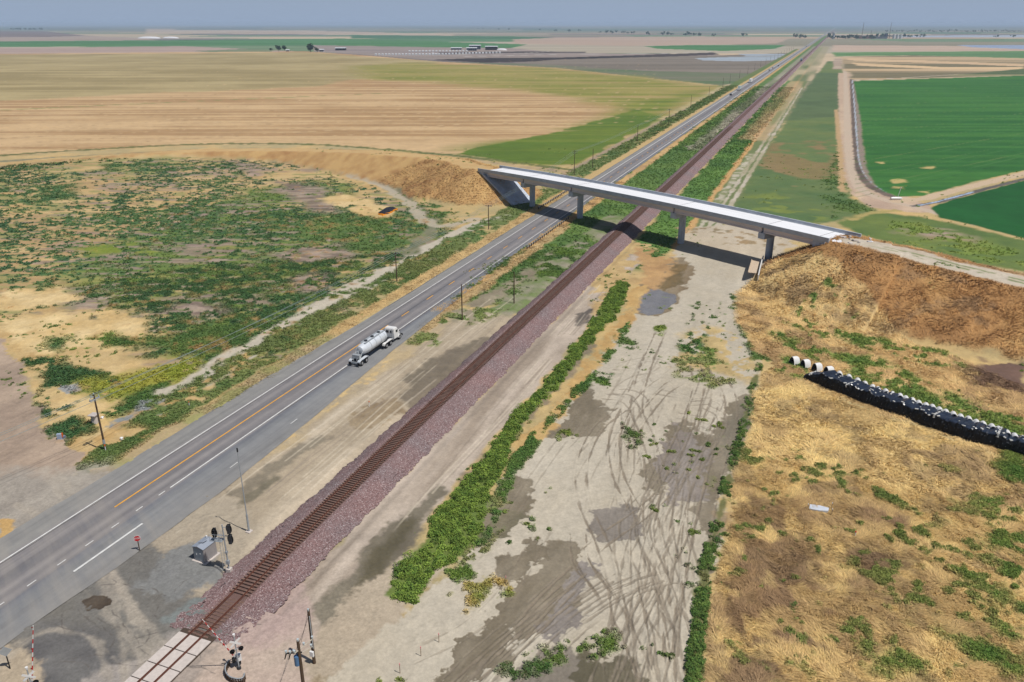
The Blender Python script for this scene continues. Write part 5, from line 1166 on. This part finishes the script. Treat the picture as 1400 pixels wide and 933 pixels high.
# stop sign
st = empty('stop_sign', (-71.65, 59.42, 0), R(38), 'red octagonal stop sign on a wooden post beside the junction', 'stop sign')
MB().box(0, .06, .85, .1, .1, 1.7).build('post', wood, st)
oc = lambda r, y: [(r*math.cos(R(22.5+45*k)), y, 1.85+r*math.sin(R(22.5+45*k))) for k in range(8)]
MB().loft([oc(.43, -.02), oc(.43, 0)]).build('white_border', whitep, st); pt = MB().loft([oc(.395, -.026), oc(.395, -.02)]).build('sign_face', redp, st)
def lettering(txt, size, loc, rot, m, parent, name='lettering', ext=.002):
    cu = bpy.data.curves.new(name, 'FONT'); cu.body = txt; cu.size = size; cu.align_x = 'CENTER'; cu.align_y = 'CENTER'; cu.extrude = ext; cu.offset = .006
    t = bpy.data.objects.new(name, cu); COL.objects.link(t); bpy.context.view_layer.update()
    me = bpy.data.meshes.new_from_object(t.evaluated_get(bpy.context.evaluated_depsgraph_get())); COL.objects.unlink(t); bpy.data.objects.remove(t)
    o = bpy.data.objects.new(name, me); me.materials.clear(); me.materials.append(m); COL.objects.link(o); o.location = loc; o.rotation_euler = rot; o.parent = parent; return o
lettering('STOP', .30, (0, -.032, 1.85), (R(90), 0, 0), whitep, st)
# equipment shed
P3 = [W(267.7,765), W(282.2,769.8), W(296.1,758.6)]
a_ = Vector((P3[1][0]-P3[0][0], P3[1][1]-P3[0][1])); ln = Vector((P3[2][0]-P3[1][0], P3[2][1]-P3[1][1]))
sh_ = empty('equipment_shed', ((P3[0][0]+P3[2][0])/2, (P3[0][1]+P3[2][1])/2, 0), math.atan2(a_.y, a_.x), 'silver metal equipment shed with a low gabled roof beside the signal mast', 'shed')
w_, l_ = a_.length, 2.05; steel = mat('shed_steel', (172,168,168), .45, .35, var=.06, scale=1.5, stretch=(6,6,.4)); steelr = mat('shed_roof', (168,176,188), .5, .3, var=.04)
MB().box(0, 0, .04, w_+.5, l_+.5, .1).build('base_slab', palec, sh_)
MB().prism([(-w_/2,.05), (w_/2,.05), (w_/2,1.98), (0,2.2), (-w_/2,1.98)], -l_/2, l_/2, 'y').build('wall', steel, sh_, bevel=.01)
MB().prism([(-w_/2-.08,2.0), (-w_/2-.08,1.96), (0,2.205), (w_/2+.08,1.96), (w_/2+.08,2.0), (0,2.25)], -l_/2-.08, l_/2+.08, 'y').build('roof', steelr, sh_)
dr = MB().box(0, -l_/2-.012, 1.02, w_*.8, .02, 1.75).build('door', mat('shed_door', (150,158,166), .45, .3, var=.04), sh_)
MB().box(.3, -l_/2-.04, 1.25, .14, .05, .05).box(-.3, -l_/2-.04, 1.05, .05, .05, .2).build('handle', whitep, dr); MB().box(.25,-l_/2-.03,1.75,.28,.03,.06).box(.3,-l_/2-.03,.3,.28,.03,.06).build('vent', galv, dr)
MB().tube((-.3,-.5,2.3), (.2,-.3,2.32), .03, .03, 6).tube((.2,-.3,2.32), (.25,.25,2.3), .03, .03, 6).build('roof_conduit', dgrey, sh_)
MB().tube((-.45,.95,2.1), (-.45,.95,2.35), .08, .1, 10).build('antenna', whitep, sh_)
# railway signal mast
sg = empty('railway_signal', (-58.82, 60.2, 0), R(12), 'grey signal mast with ladder and three black hooded light heads', 'railway signal')
MB().tube((0,0,0), (0,0,6.5), .09, .08, 12).build('mast', galv, sg, smooth=True); MB().box(0, 0, .2, .6, .6, .45).build('footing', palec, sg)
mb = MB()
for x in (-.5, -.15): mb.tube((x,-.35,.3), (x,-.2,5.6), .022, .022, 6)
for k in range(16): mb.tube((-.5,-.34+.008*k,.6+k*.31), (-.15,-.34+.008*k,.6+k*.31), .015, .015, 5)
mb.build('ladder', galv, sg)
mb = MB().box(-.9, 0, 4.35, 1.5, .8, .05)
for x in (-1.6,-.9,-.25):
    for y in (-.4,.4): mb.tube((x,y,4.35), (x,y,5.3), .02, .02, 5)
for y in (-.4,.4): mb.tube((-1.6,y,5.3), (-.25,y,5.3), .02, .02, 5).tube((-1.6,y,4.85), (-.25,y,4.85), .02, .02, 5)
mb.build('cage_platform', galv, sg)
MB().tube((-1.1,0,5.0), (.75,0,5.0), .05, .05, 8).tube((0,0,6.2), (.7,0,6.2), .05, .05, 8).box(0,0,1.3,.35,.3,.5).box(0,0,2.7,.3,.25,.25).build('bracket', galv, sg)
def sighead(x, z, rz):
    h = empty('signal_head', (x, 0, z), rz); h.parent = sg
    MB().loft([[(.36*math.cos(t), y, .66*math.sin(t)*1.0) for t in np.linspace(0, 2*math.pi, 19)[:-1]] for y in (-.06, -.03)]).build('backboard', blk, h)
    MB().box(0, .08, 0, .34, .24, 1.15).build('housing', dgrey, h)
    for dz_ in (-.38, 0, .38):
        MB().tube((0,-.06,dz_), (0,-.36,dz_-.02), .13, .14, 12, cap=False).build('hood', blk, h)
sighead(-1.1, 5.3, R(8)); sighead(.75, 6.0, R(185)); sighead(.75, 4.6, R(185))
# ------------------------------------------------------------------ guard rails by the highway
def guardrail(u, v0, v1, label):
    o = empty('guard_rail', (u, v0, 0), 0, label, 'guard rail', 'guard rails under the overpass'); L_ = v1-v0
    prof = [(0,.42), (.07,.48), (0,.56), (0,.62), (.07,.68), (0,.76), (-.02,.76), (.05,.68), (-.02,.62), (-.02,.56), (.05,.48), (-.02,.42)]
    MB().loft([[(-a, y, b_) for a, b_ in prof] for y in (0, L_)]).build('beam', galv, o)
    first = None
    for k in range(int(L_/1.9)+1):
        if first is None: first = MB().box(0, 0, 0, .2, .2, .95).build('post', mat('dark_post', (58,50,44), .9), o); p = first
        else: p = first.copy(); COL.objects.link(p); p.parent = o
        p.location = (.13, .2+k*1.9, .36)
guardrail(-75.6, 208.6, 249.5, 'galvanised guard rail on dark posts right of the highway, before the overpass')
guardrail(-89.9, 259.4, 294, 'galvanised guard rail at the left road edge, just beyond the overpass')
# culvert wall by the right pier
a = W(1042.3,361.7); c = W(1035.2,390.8); d = Vector((c[0]-a[0], c[1]-a[1])); m0 = ((a[0]+c[0])/2, (a[1]+c[1])/2)
cu = empty('culvert_headwall', (m0[0], m0[1], hz(*m0)), math.atan2(d.y, d.x), 'narrow white concrete drain wall with tan channel at the foot of the right pier', 'culvert')
MB().loft([[(x, -.12, -1), (x, .12, -1), (x, .12, z), (x, -.12, z)] for x, z in ((-d.length/2,.2), (-d.length*.25,.9), (d.length*.1,1.0), (d.length/2,.5))]).build('wall', mat('white_concrete', (222,222,220), .8), cu)
MB().box(1.0, -1.6, .06, d.length*.62, 1.9, .12).build('channel_floor', mat('tan_concrete', (206,186,162), .9), cu)
MB().box(1.0, -2.6, .16, d.length*.62, .16, .32).build('kerb', mat('tan_concrete', (206,186,162), .9), cu)
# broken concrete at the unfinished end
for k in range(16):
    s, n_ = random.uniform(113.5, 122), random.uniform(-4.5, 5.0); x, y = BR(s, n_); sz = random.uniform(.5, 1.7)
    mb = MB(); vs = [(random.uniform(-1,1)*sz*.6, random.uniform(-1,1)*sz*.6, 0) for _ in range(1)]
    n0 = random.randint(5, 7); rr_ = [random.uniform(.6, 1.1)*sz*.6 for _ in range(n0)]; th = random.uniform(.12, .3)
    ring = lambda z, f: [(rr_[j]*f*math.cos(6.283*j/n0), rr_[j]*f*math.sin(6.283*j/n0), z) for j in range(n0)]
    o = mb.loft([ring(0, 1), ring(th, .95)]).build('concrete_slab', deckm if k % 2 else palec)
    o.location = (x, y, hz(x, y)+.02); o.rotation_euler = (random.uniform(-.3,.3), random.uniform(-.3,.3), random.uniform(0, 6))
    tag(o, 'broken pale concrete slab lying at the unfinished right end of the overpass', 'rubble', 'broken slabs at the bridge end')
# ------------------------------------------------------------------ white hutches and the covered stack
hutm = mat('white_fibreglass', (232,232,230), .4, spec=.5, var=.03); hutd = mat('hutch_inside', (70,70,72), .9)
def hutch():
    o = empty('calf_hutch', (0,0,0)); 
    n = 14; arc = [(math.cos(math.pi*k/n), math.sin(math.pi*k/n)) for k in range(n+1)]
    mb = MB(); secs = ((-.95,1,1), (-.2,1,1), (.5,.96,.97), (.95,.8,.82), (1.2,.5,.5), (1.3,.1,.1)); r = 1.0
    outer = [[(a*r*f, y, b_*1.75*g) for a, b_ in arc] for y, f, g in secs]
    vs = [p for q_ in outer for p in q_]; m_ = n+1
    fs = [(i*m_+j, i*m_+j+1, (i+1)*m_+j+1, (i+1)*m_+j) for i in range(len(outer)-1) for j in range(n)]
    mb.add(vs, fs)
    inner = [[(a*r*f*.93, y, b_*1.75*g*.95) for a, b_ in arc] for y, f, g in ((-.95,1,1), (.8,.85,.85))]
    mb.add([*outer[0], *inner[0]], [(j, j+1, m_+j+1, m_+j) for j in range(n)])
    mb.build('shell', hutm, o, smooth=True)
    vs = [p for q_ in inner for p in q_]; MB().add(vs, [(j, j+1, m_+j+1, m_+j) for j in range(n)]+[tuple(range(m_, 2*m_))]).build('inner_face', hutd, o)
    return o
tops = [(1087,491),(1102,495),(1118,500),(1134,504.5),(1148,507),(1161,511.5),(1173,516.5),(1183,521),(1193.5,525.5),(1201,528.5),(1211.5,531.5),(1220.5,535),(1231,537.6),(1239,541),(1248,543.7),(1256.7,547.3),(1266.4,550.4),(1275.5,552.8),(1285,556.4),(1293.8,559.5),(1304,562.5),(1314,566),(1325,569),(1335.6,573.4),(1344.8,575.9),(1356.9,579.5),(1366,583),(1377.5,588),(1387.9,592.3),(1398.8,597),(1411,602)]
h0 = hutch(); ordn = ['first', 'second', 'third', 'fourth']
for k, (x, y) in enumerate(tops):
    o = h0 if k == 0 else copy_tree(h0)
    p = W(x, y+1, .8) if k < 4 else W(x, y+1.5, 2.0); o.location = (p[0], p[1], 0); o.rotation_euler = (0, 0, (R(-48) if k < 4 else R(0))+random.uniform(-.06,.06)); o.scale = (.74, .8, .86) if k < 4 else (.85, .85, 1.22)
    if k < 4: tag(o, f'{["leftmost","second from left","third from left","fourth from left"][k]} open white calf hutch in the row beside the black stack', 'calf hutch', 'white calf hutches in a row')
    else: tag(o, 'white domed hutch top peeping out behind the black plastic stack', 'calf hutch', 'white hutches behind the stack')
fb = [(1098.9,517.4),(1112,523),(1126.8,529.5),(1166.9,545.3),(1198,557),(1230,568.6),(1278.6,586.8),(1322.3,602.6),(1379,618),(1420,632),(1500,660),(1590,690)]
FB = [W(*p) for p in fb]; nfb = 210
cum = np.concatenate([[0], np.cumsum([math.dist(a, b_) for a, b_ in zip(FB[:-1], FB[1:])])]); tt_ = np.linspace(0, cum[-1], nfb)
fx_ = np.interp(tt_, cum, [p[0] for p in FB]); fy_ = np.interp(tt_, cum, [p[1] for p in FB])
dx_ = np.gradient(fx_); dy_ = np.gradient(fy_); nl_ = np.hypot(dx_, dy_); nxx, nyy = -dy_/nl_, dx_/nl_
stk = MB(); rings = []; rw = []
for k in range(nfb):
    e = min(1, tt_[k]/3.2); hh = (2.1+.16*math.sin(k*.55)+.15*random.uniform(-1,1))*(.35+.65*e); wdt = 3.5*(.5+.5*e)
    jt = lambda a: random.uniform(-a, a)
    sec = [(-.05, -.05), (-.12+jt(.1), .35*hh), (.0+jt(.12), .7*hh), (.2+jt(.1), hh-.1), (.35, hh+jt(.03)), (1.1, hh+jt(.04)+.05*math.sin(k*.7)), (2.1, hh-.06+jt(.03)+.07*math.sin(k*.5+1)), (wdt, hh-.22+jt(.05)), (wdt+.15, .4), (wdt+.1, -.05)]
    rings.append([(fx_[k]+nxx[k]*a, fy_[k]+nyy[k]*a, z) for a, z in sec])
stack = empty('covered_stack', (FB[0][0], FB[0][1], 0), 0, 'long low stack wrapped in black plastic sheeting beside the straw field', 'covered stack')
m_ = navy; so2 = MB().loft(rings).build('plastic_sheet', m_, None, smooth=False); so2.parent = stack; so2.location = (-FB[0][0], -FB[0][1], 0)
sdm, nt, b = newmat('black_side_sheet'); tc = nt.nodes.new('ShaderNodeTexCoord'); vo = nt.nodes.new('ShaderNodeTexVoronoi'); vo.inputs['Scale'].default_value = 2.6; nt.links.new(tc.outputs['Object'], vo.inputs[0])
r = ramp(nt, vo.outputs['Distance'], [(0, S(180,186,190)), (.10, S(120,126,132)), (.17, S(18,19,22)), (1, S(14,15,18))]); nt.links.new(r.outputs[0], b.inputs['Base Color']); b.inputs['Roughness'].default_value = .6
mb = MB()
for k in range(0, nfb-1, 1):
    P_ = [rings[k][j] for j in range(0, 4)]; Q_ = [rings[k+1][j] for j in range(0, 4)]
    off = Vector((-nxx[k]*.03, -nyy[k]*.03, .0))
    vs = [tuple(Vector(p)+off) for p in P_+Q_]; mb.add(vs, [(j, j+1, j+5, j+4) for j in range(3)])
o = mb.build('side_netting', sdm); o.parent = stack; o.location = (-FB[0][0], -FB[0][1], 0)
bags = MB()
for k in range(6, nfb-2):
    if random.random() < .3:
        j = random.choice([4, 4, 3, 5, 6]); p = rings[k][j]; bags.box(p[0]+random.uniform(-.2,.2), p[1]+random.uniform(-.2,.2), p[2]+.06, random.uniform(.2,.6), random.uniform(.12,.25), .12, random.uniform(0,3))
for k in (4, 33, 92, 128):
    for j in range(3, 8):
        p = Vector(rings[k][j]); q_ = Vector(rings[k][j-1]); 
        for t in (.2, .6): c_ = p.lerp(q_, t); bags.box(c_.x, c_.y, c_.z+.07, .35, .22, .13, random.uniform(0, 3))
o = bags.build('sandbag_weights', mat('pale_bag', (206,206,202), .8)); o['kind'] = 'stuff'; o.parent = stack; o.location = (-FB[0][0], -FB[0][1], 0)
# ------------------------------------------------------------------ small things on the ground
sheet = [W(1107,692), W(1120,693.5), W(1133,697), W(1132,701), W(1120,700.5), W(1106,698)]
cxs, cys = sum(p[0] for p in sheet)/6, sum(p[1] for p in sheet)/6
MBs = MB().loft([[(p[0]-cxs, p[1]-cys, z) for p in sheet] for z in (-.1, .28)]).build('white_cover', mat('white_cover_sheet', (206,212,220), .6, var=.08, scale=1.2)); MBs.location = (cxs, cys, 0)
tag(MBs, 'pale rectangular cover lying in the straw between short stakes', 'cover')
def stake(px, py, h, top, label, name='survey_stake', body=None, cat='stake', group=None, r=.035):
    p = W(px, py); o = empty(name, (p[0], p[1], hz(*p)), 0, label, cat, group)
    MB().tube((0,0,-.1), (0,0,h*.8), r, r, 8).build('shaft', body or mat('stake_wood', (150,124,100), .9), o); MB().tube((0,0,h*.8), (0,0,h), r*1.5, r*1.5, 8).build('tip', top, o); return o
pk = mat('pink_flagging', (226,150,150), .7)
for (x, y), l in (((600.2,878.9),'pink tipped stake on the pale dirt, farthest right of its row of three'), ((575.6,897.5),'pink tipped stake on the pale dirt, middle of its row of three'), ((547,920.5),'pink tipped stake on the pale dirt, nearest the lower edge'), ((691.5,800),'pink tipped stake beside the yellowing shrub')):
    stake(x, y, 1.25, pk, l)
for (x, y), l in (((1104,696.5),'white topped stake at the left end of the pale cover'), ((1137,695),'white topped stake behind the right end of the pale cover'), ((1137,703.5),'white topped stake in front of the right end of the pale cover')):
    stake(x, y, .9, whitep, l)
stake(144.9, 617.8, 1.2, orgp, 'white marker post with orange top at the foot of the nearest left pole', 'marker_post', whitep, 'marker', r=.07)
stake(505, 556, 1.0, orgp, 'small orange and white marker in the drained dirt beside the ballast', 'marker_post', whitep, 'marker', r=.06)
stake(258.7, 554.5, .7, orgp, 'tiny orange topped marker in the verge grass by the highway', 'marker_post', whitep, 'marker', r=.06)
stake(1169, 733, .7, redp, 'tiny red and white marker in the dry grass below the pale cover', 'marker_post', whitep, 'marker', r=.06)
vt = empty('concrete_vault', (-103.82, 82.85, 0), R(10), 'pale square concrete standpipe with an overhanging lid in the weeds', 'standpipe')
MB().tube((0,0,-.2), (0,0,1.62), .5, .48, 18).build('shaft', palec, vt, smooth=True); MB().box(0, 0, 1.68, 1.3, 1.3, .14).build('lid', mat('lid_concrete', (196,186,180), .85), vt, bevel=.02)
p = W(82.5, 601); ub = empty('utility_pedestal', (p[0], p[1], 0), R(25), 'small blue-grey utility cabinet with an orange flag, in dark green weeds', 'utility box')
MB().box(0, 0, .5, .75, .4, 1.0).build('cabinet', mat('cabinet_grey', (168,182,204), .5), ub, bevel=.03); MB().box(.45, 0, .75, .12, .3, .7).build('flag', orgp, ub); MB().box(.5, .1, .3, .5, .4, .55).build('side_box', mat('cabinet_grey2', (130,140,158), .5), ub)
for (x, y), l in (((140.2,573),'small white pipe cap beside the concrete standpipe'), ((166.5,601.5),'small white box in the verge right of the nearest pole')):
    p = W(x, y); o = empty('valve_cover', (p[0], p[1], 0), 0, l, 'valve cover'); MB().tube((0,0,0), (0,0,.35), .22, .2, 12).build('body', whitep, o); MB().tube((0,0,.35), (0,0,.42), .27, .2, 12).build('cap', whitep, o)
# black and orange heap in the weedy lot
P_ = [W(517,294.5), W(524,288), W(538,284.5), W(544,287), W(534,293), W(524,296)]
c0 = (sum(p[0] for p in P_)/6, sum(p[1] for p in P_)/6); o = empty('tarp_heap', (c0[0], c0[1], 0), 0, 'rumpled black tarp heap edged with bright orange netting in the weedy lot', 'tarp')
ring = lambda f, z: [((p[0]-c0[0])*f+random.uniform(-.3,.3), (p[1]-c0[1])*f+random.uniform(-.3,.3), z+random.uniform(-.15,.15)) for p in P_]
MB().loft([ring(1, .05), ring(.85, .8), ring(.45, 1.3)]).build('black_tarp', mat('black_tarp', (40,42,50), .6, bump=.5, var=.3), o)
mb = MB(); q0 = [(p[0]-c0[0], p[1]-c0[1]) for p in P_]
for a, c in ((0,5),(5,4),(4,3)):
    A_, B_ = q0[a], q0[c]
    for k in range(6):
        t = k/6.; x, y = A_[0]+(B_[0]-A_[0])*t, A_[1]+(B_[1]-A_[1])*t; mb.loft([[(x*1.02, y*1.02-.15, 0), (x*1.02+(B_[0]-A_[0])/6, y*1.02+(B_[1]-A_[1])/6-.15, 0)], [(x*.95, y*.95, .5+.5*random.random()), (x*.95+(B_[0]-A_[0])/6, y*.95+(B_[1]-A_[1])/6, .5+.5*random.random())]], cap=False)
mb.build('orange_netting', mat('orange_netting', (240,150,30), .7), o)
# white tank and leaning pipe at the field corner
p = W(1225,273.5); o = empty('water_tank', (p[0], p[1], 0), R(22), 'long white wrapped tank lying at the corner of the bright green field', 'tank')
MB().loft([[(x, .55*f*math.cos(t), .55+.55*f*math.sin(t)) for t in np.linspace(0, 6.283, 15)[:-1]] for x, f in ((-2.2,.3),(-2.0,.85),(-1.2,1),(1.3,.95),(1.9,.7),(2.2,.25))]).build('body', whitep, o, smooth=True); MB().box(0, 0, .1, 3.4, .8, .2).build('cradle', palec, o)
p = W(1226.6,272); o = empty('standpipe', (p[0], p[1], 0), 0, 'slender white pipe leaning up beside the white tank', 'pipe'); MB().tube((0,0,0), (.6,0,4.1), .12, .1, 10).build('tube', whitep, o); MB().tube((.6,0,4.1), (.68,0,4.3), .2, .2, 10).build('cap', whitep, o)
# ------------------------------------------------------------------ trees and buildings far away
bark = mat('bark', (86,72,60), .9); treem = leafmat('tree_leaves', .15)
def tree(px, py, h, w, label, group=None, nl=260, tint=(52,78,48), name='tree'):
    p = W(px, py); o = empty(name, (p[0], p[1], 0), 0, label, 'tree', group)
    t = MB().tube((0,0,-.3), (0,0,h*.45), h*.035, h*.02, 8)
    for k in range(4): a = k*1.6+random.random(); t.tube((0,0,h*.3), (math.cos(a)*w*.25, math.sin(a)*w*.25, h*.6), h*.015, h*.006, 6)
    t.build('trunk', bark, o)
    rg = np.random.default_rng(int(px*13+py)); blobs = [(rg.uniform(-.3,.3)*w, rg.uniform(-.3,.3)*w, rg.uniform(.4,.82)*h, rg.uniform(.2,.34)*min(w, h)) for _ in range(7)]
    bi = rg.integers(0, 7, nl); B_ = np.array(blobs)[bi]; d = rg.normal(0, 1, (nl, 3)); d /= np.linalg.norm(d, axis=1)[:, None]
    c = B_[:, :3]+d*B_[:, 3:4]*rg.uniform(.5, 1.05, (nl, 1))
    n_ = rg.normal(0, 1, (nl, 3)); n_[:, 2] = abs(n_[:, 2])+.3; n_ /= np.linalg.norm(n_, axis=1)[:, None]; a = np.cross(n_, rg.normal(0, 1, (nl, 3))); a /= np.linalg.norm(a, axis=1)[:, None]; b_ = np.cross(n_, a)
    s = (min(w, h)*(.085 if nl > 150 else .17)*rg.uniform(.6, 1.3, nl))[:, None]; vs = np.stack([c-a*s, c+b_*s, c+a*s, c-b_*s], 1).reshape(-1, 3)
    cc = np.repeat(K(*tint)*rg.uniform(.7, 1.4, (nl, 1)), 4, 0); mesh_np('crown', vs, np.arange(len(vs)), 4, treem, np.concatenate([cc, np.ones((len(cc), 1))], 1), parent=o)
tree(425, 71.5, 17, 26, 'large dark green tree, biggest of the trees at the farmstead', None, 500)
tree(434, 71.8, 11, 15, 'dark tree close against the right of the largest farmstead tree', None, 300)
tree(371, 70, 7, 9, 'smallest and leftmost of the three round trees left of the farmstead', None, 200); tree(380.5, 70.3, 13, 15, 'middle round tree of the three left of the farmstead', None, 320); tree(389, 69.4, 13, 14, 'rightmost round tree of the three left of the farmstead', None, 300)
rg = random.Random(5)
for x in (16,22,28,35,42,48,57): tree(x+0., 41+x*.012, 22, 50, 'dark tree in the far grove at the upper left', 'far grove upper left', 70)
for x, y in ((760,43.5),(778,44),(792,43.6),(820,45.5),(829,46),(836,46.5),(843,45.2),(852,45.8),(858,46.2),(866,46.8),(886,48.3),(906,48.4),(913,48.2),(918,48.6),(937,49.2),(942,49.3),(948,49.4),(955,50),(976,50.1),(1016,51),(1087,52.5),(1095,52.8),(1100,52.9),(654,40.2),(661,40),(682,41),(696,41.4),(738,42)):
    tree(x, y, rg.uniform(13, 21), rg.uniform(24, 50), 'small dark tree far off near the hazy horizon', 'far trees', 60)
for x in range(1131, 1206, 5): tree(x+rg.uniform(-2,2), 53+rg.uniform(-.6,.9), rg.uniform(13, 21), rg.uniform(22, 40), 'dark tree in the far belt beside the railway vanishing point', 'far tree belt', 80)
for x in list(range(1208, 1268, 9))+[1362, 1240, 1385]: tree(x, 51+rg.uniform(0,1), rg.uniform(10, 16), rg.uniform(25, 45), 'dark tree in the sparse line right of the far mill', 'far trees right', 60)
for x in range(1215, 1400, 9): tree(x, 44.2+rg.uniform(0,.5), rg.uniform(13, 22), rg.uniform(40, 90), 'faint tree in the farthest line under the horizon at the right', 'faintest trees right', 30)
roofw = mat('pale_metal_roof', (214,218,222), .5); barnw = mat('barn_blue_wall', (84,98,124), .7); barnd = mat('barn_dark_inside', (52,48,48), .9); barnp = mat('barn_pale_wall', (196,198,200), .7)
def shed(px, py, w, l, h, label, wall=barnw, cat='barn', rz=0, rise=1.6):
    p = W(px, py); o = empty('barn', (p[0], p[1], 0), YAW+rz, label, cat)
    MB().box(0, 0, h/2, w, l, h).build('wall', wall, o)
    MB().prism([(-l/2-1,h), (l/2+1,h), (0,h+rise)], -w/2-1, w/2+1, 'x').build('roof', roofw, o)
    for k in range(5): MB().box(-w/2+w*(k+.5)/5, -l/2-.05, h*.42, w*.13, .12, h*.78).build('door', barnd, o)
shed(645, 69.4, 24, 24, 6, 'low blue walled barn with a pale roof at the farmyard, left of the taller one'); shed(649.5, 67.6, 28, 26, 9, 'taller barn with pale roof behind the blue walled barn')
shed(672, 68.6, 30, 20, 8, 'dark open sided barn right of the blue walled barn', barnd); shed(624, 68.2, 26, 14, 4, 'long low shed at the left of the barns', barnw)
shed(466, 69, 24, 16, 5, 'open dark shed with pale roof at the farmstead right of the big tree', barnd); shed(440, 70.6, 10, 8, 4, 'small white building between the big tree and the dark shed', barnp); shed(393.6, 70.5, 7, 5, 3, 'tiny white building right of the three round trees', barnp)
for px, py, w, h, lab in ((204,52.8,105,8,'larger of two far white mounded heaps at the left'), (233.5,52.6,75,7,'smaller of two far white mounded heaps at the left'), (686,69,26,4.5,'white mounded heap right of the barns')):
    p = W(px, py); o = MB().loft([[(w/2*f*math.cos(t), w/5*f*math.sin(t), z) for t in np.linspace(0, 6.283, 19)[:-1]] for f, z in ((1,-.2), (.9,h*.45), (.6,h*.85), (.2,h), (.02,h))]).build('white_mound', mat('mound_cover', (226,226,228), .7), smooth=True); o.location = (*p, 0); o.rotation_euler = (0,0,YAW)
    tag(o, lab, 'heap')
sm = MB().box(0, 0, 1.2, 4.0, 3.0, 2.4).prism([(-1.5,2.4), (1.5,2.4), (0,3.4)], -2.0, 2.0, 'x').build('farm_hutch', roofw); sm.location = (*W(592, 74.6), 0)
tag(sm, 'tiny pale hutch in the rows of the far farmyard', 'hutch', 'hutches in the farmyard rows')
for row, (x0, x1, y0, y1) in enumerate(((596,686,75.6,73.0), (514,600,75.8,75.6), (560,640,71.2,70.8))):
    for x in np.arange(x0, x1, 4.6):
        c_ = sm.copy(); COL.objects.link(c_); c_.location = (*W(x, y0+(y1-y0)*(x-x0)/(x1-x0)), 0); c_.rotation_euler = (0,0,YAW)
# far mill with masts
mil = empty('grain_mill', (*W(1181, 53.2), 0), YAW, 'far mill with tall slender masts beside the railway vanishing point', 'mill')
mlm = mat('mill_rust', (122,92,86), .8); MB().box(0,0,5,60,30,10).build('main_hall', mlm, mil); MB().box(60,0,4,70,30,8).build('side_hall', mat('mill_grey', (104,108,118), .8), mil); MB().box(95,0,11,10,12,22).build('silo_tower', mat('mill_dark', (70,80,96), .8), mil)
for x, h in ((-10,66), (28,34), (110,66)): MB().tube((x,0,0), (x,0,h), 1.0, .6, 6).build('mast', mlm, mil)
for x in (130, 145, 160): MB().tube((x,0,0), (x,0,18), 6, 6, 14).build('silo', roofw, mil)
o = MB().tube((0,0,0), (0,0,22), 6, 5, 14).tube((0,0,22), (0,0,26), 9, 9, 16).build('water_tower', roofw); o.location = (*W(1139, 53.6), 0); tag(o, 'short pale water tower among the dark trees near the vanishing point', 'water tower')
# ------------------------------------------------------------------ haze
hzb = MB().box(-3000, 24000, 36, 62000, 62000, 78).build('haze', bpy.data.materials.new('haze_air'))
hm = hzb.data.materials[0]; hm.use_nodes = True; hn = hm.node_tree.nodes; hn.remove(hn['Principled BSDF'])
pv = hn.new('ShaderNodeVolumePrincipled'); pv.inputs['Color'].default_value = (.64, .80, 1.0, 1); pv.inputs['Density'].default_value = 0.75e-4
pv.inputs['Anisotropy'].default_value = 0.0
hm.node_tree.links.new(pv.outputs[0], hn['Material Output'].inputs['Volume'])
tag(hzb, kind='stuff')
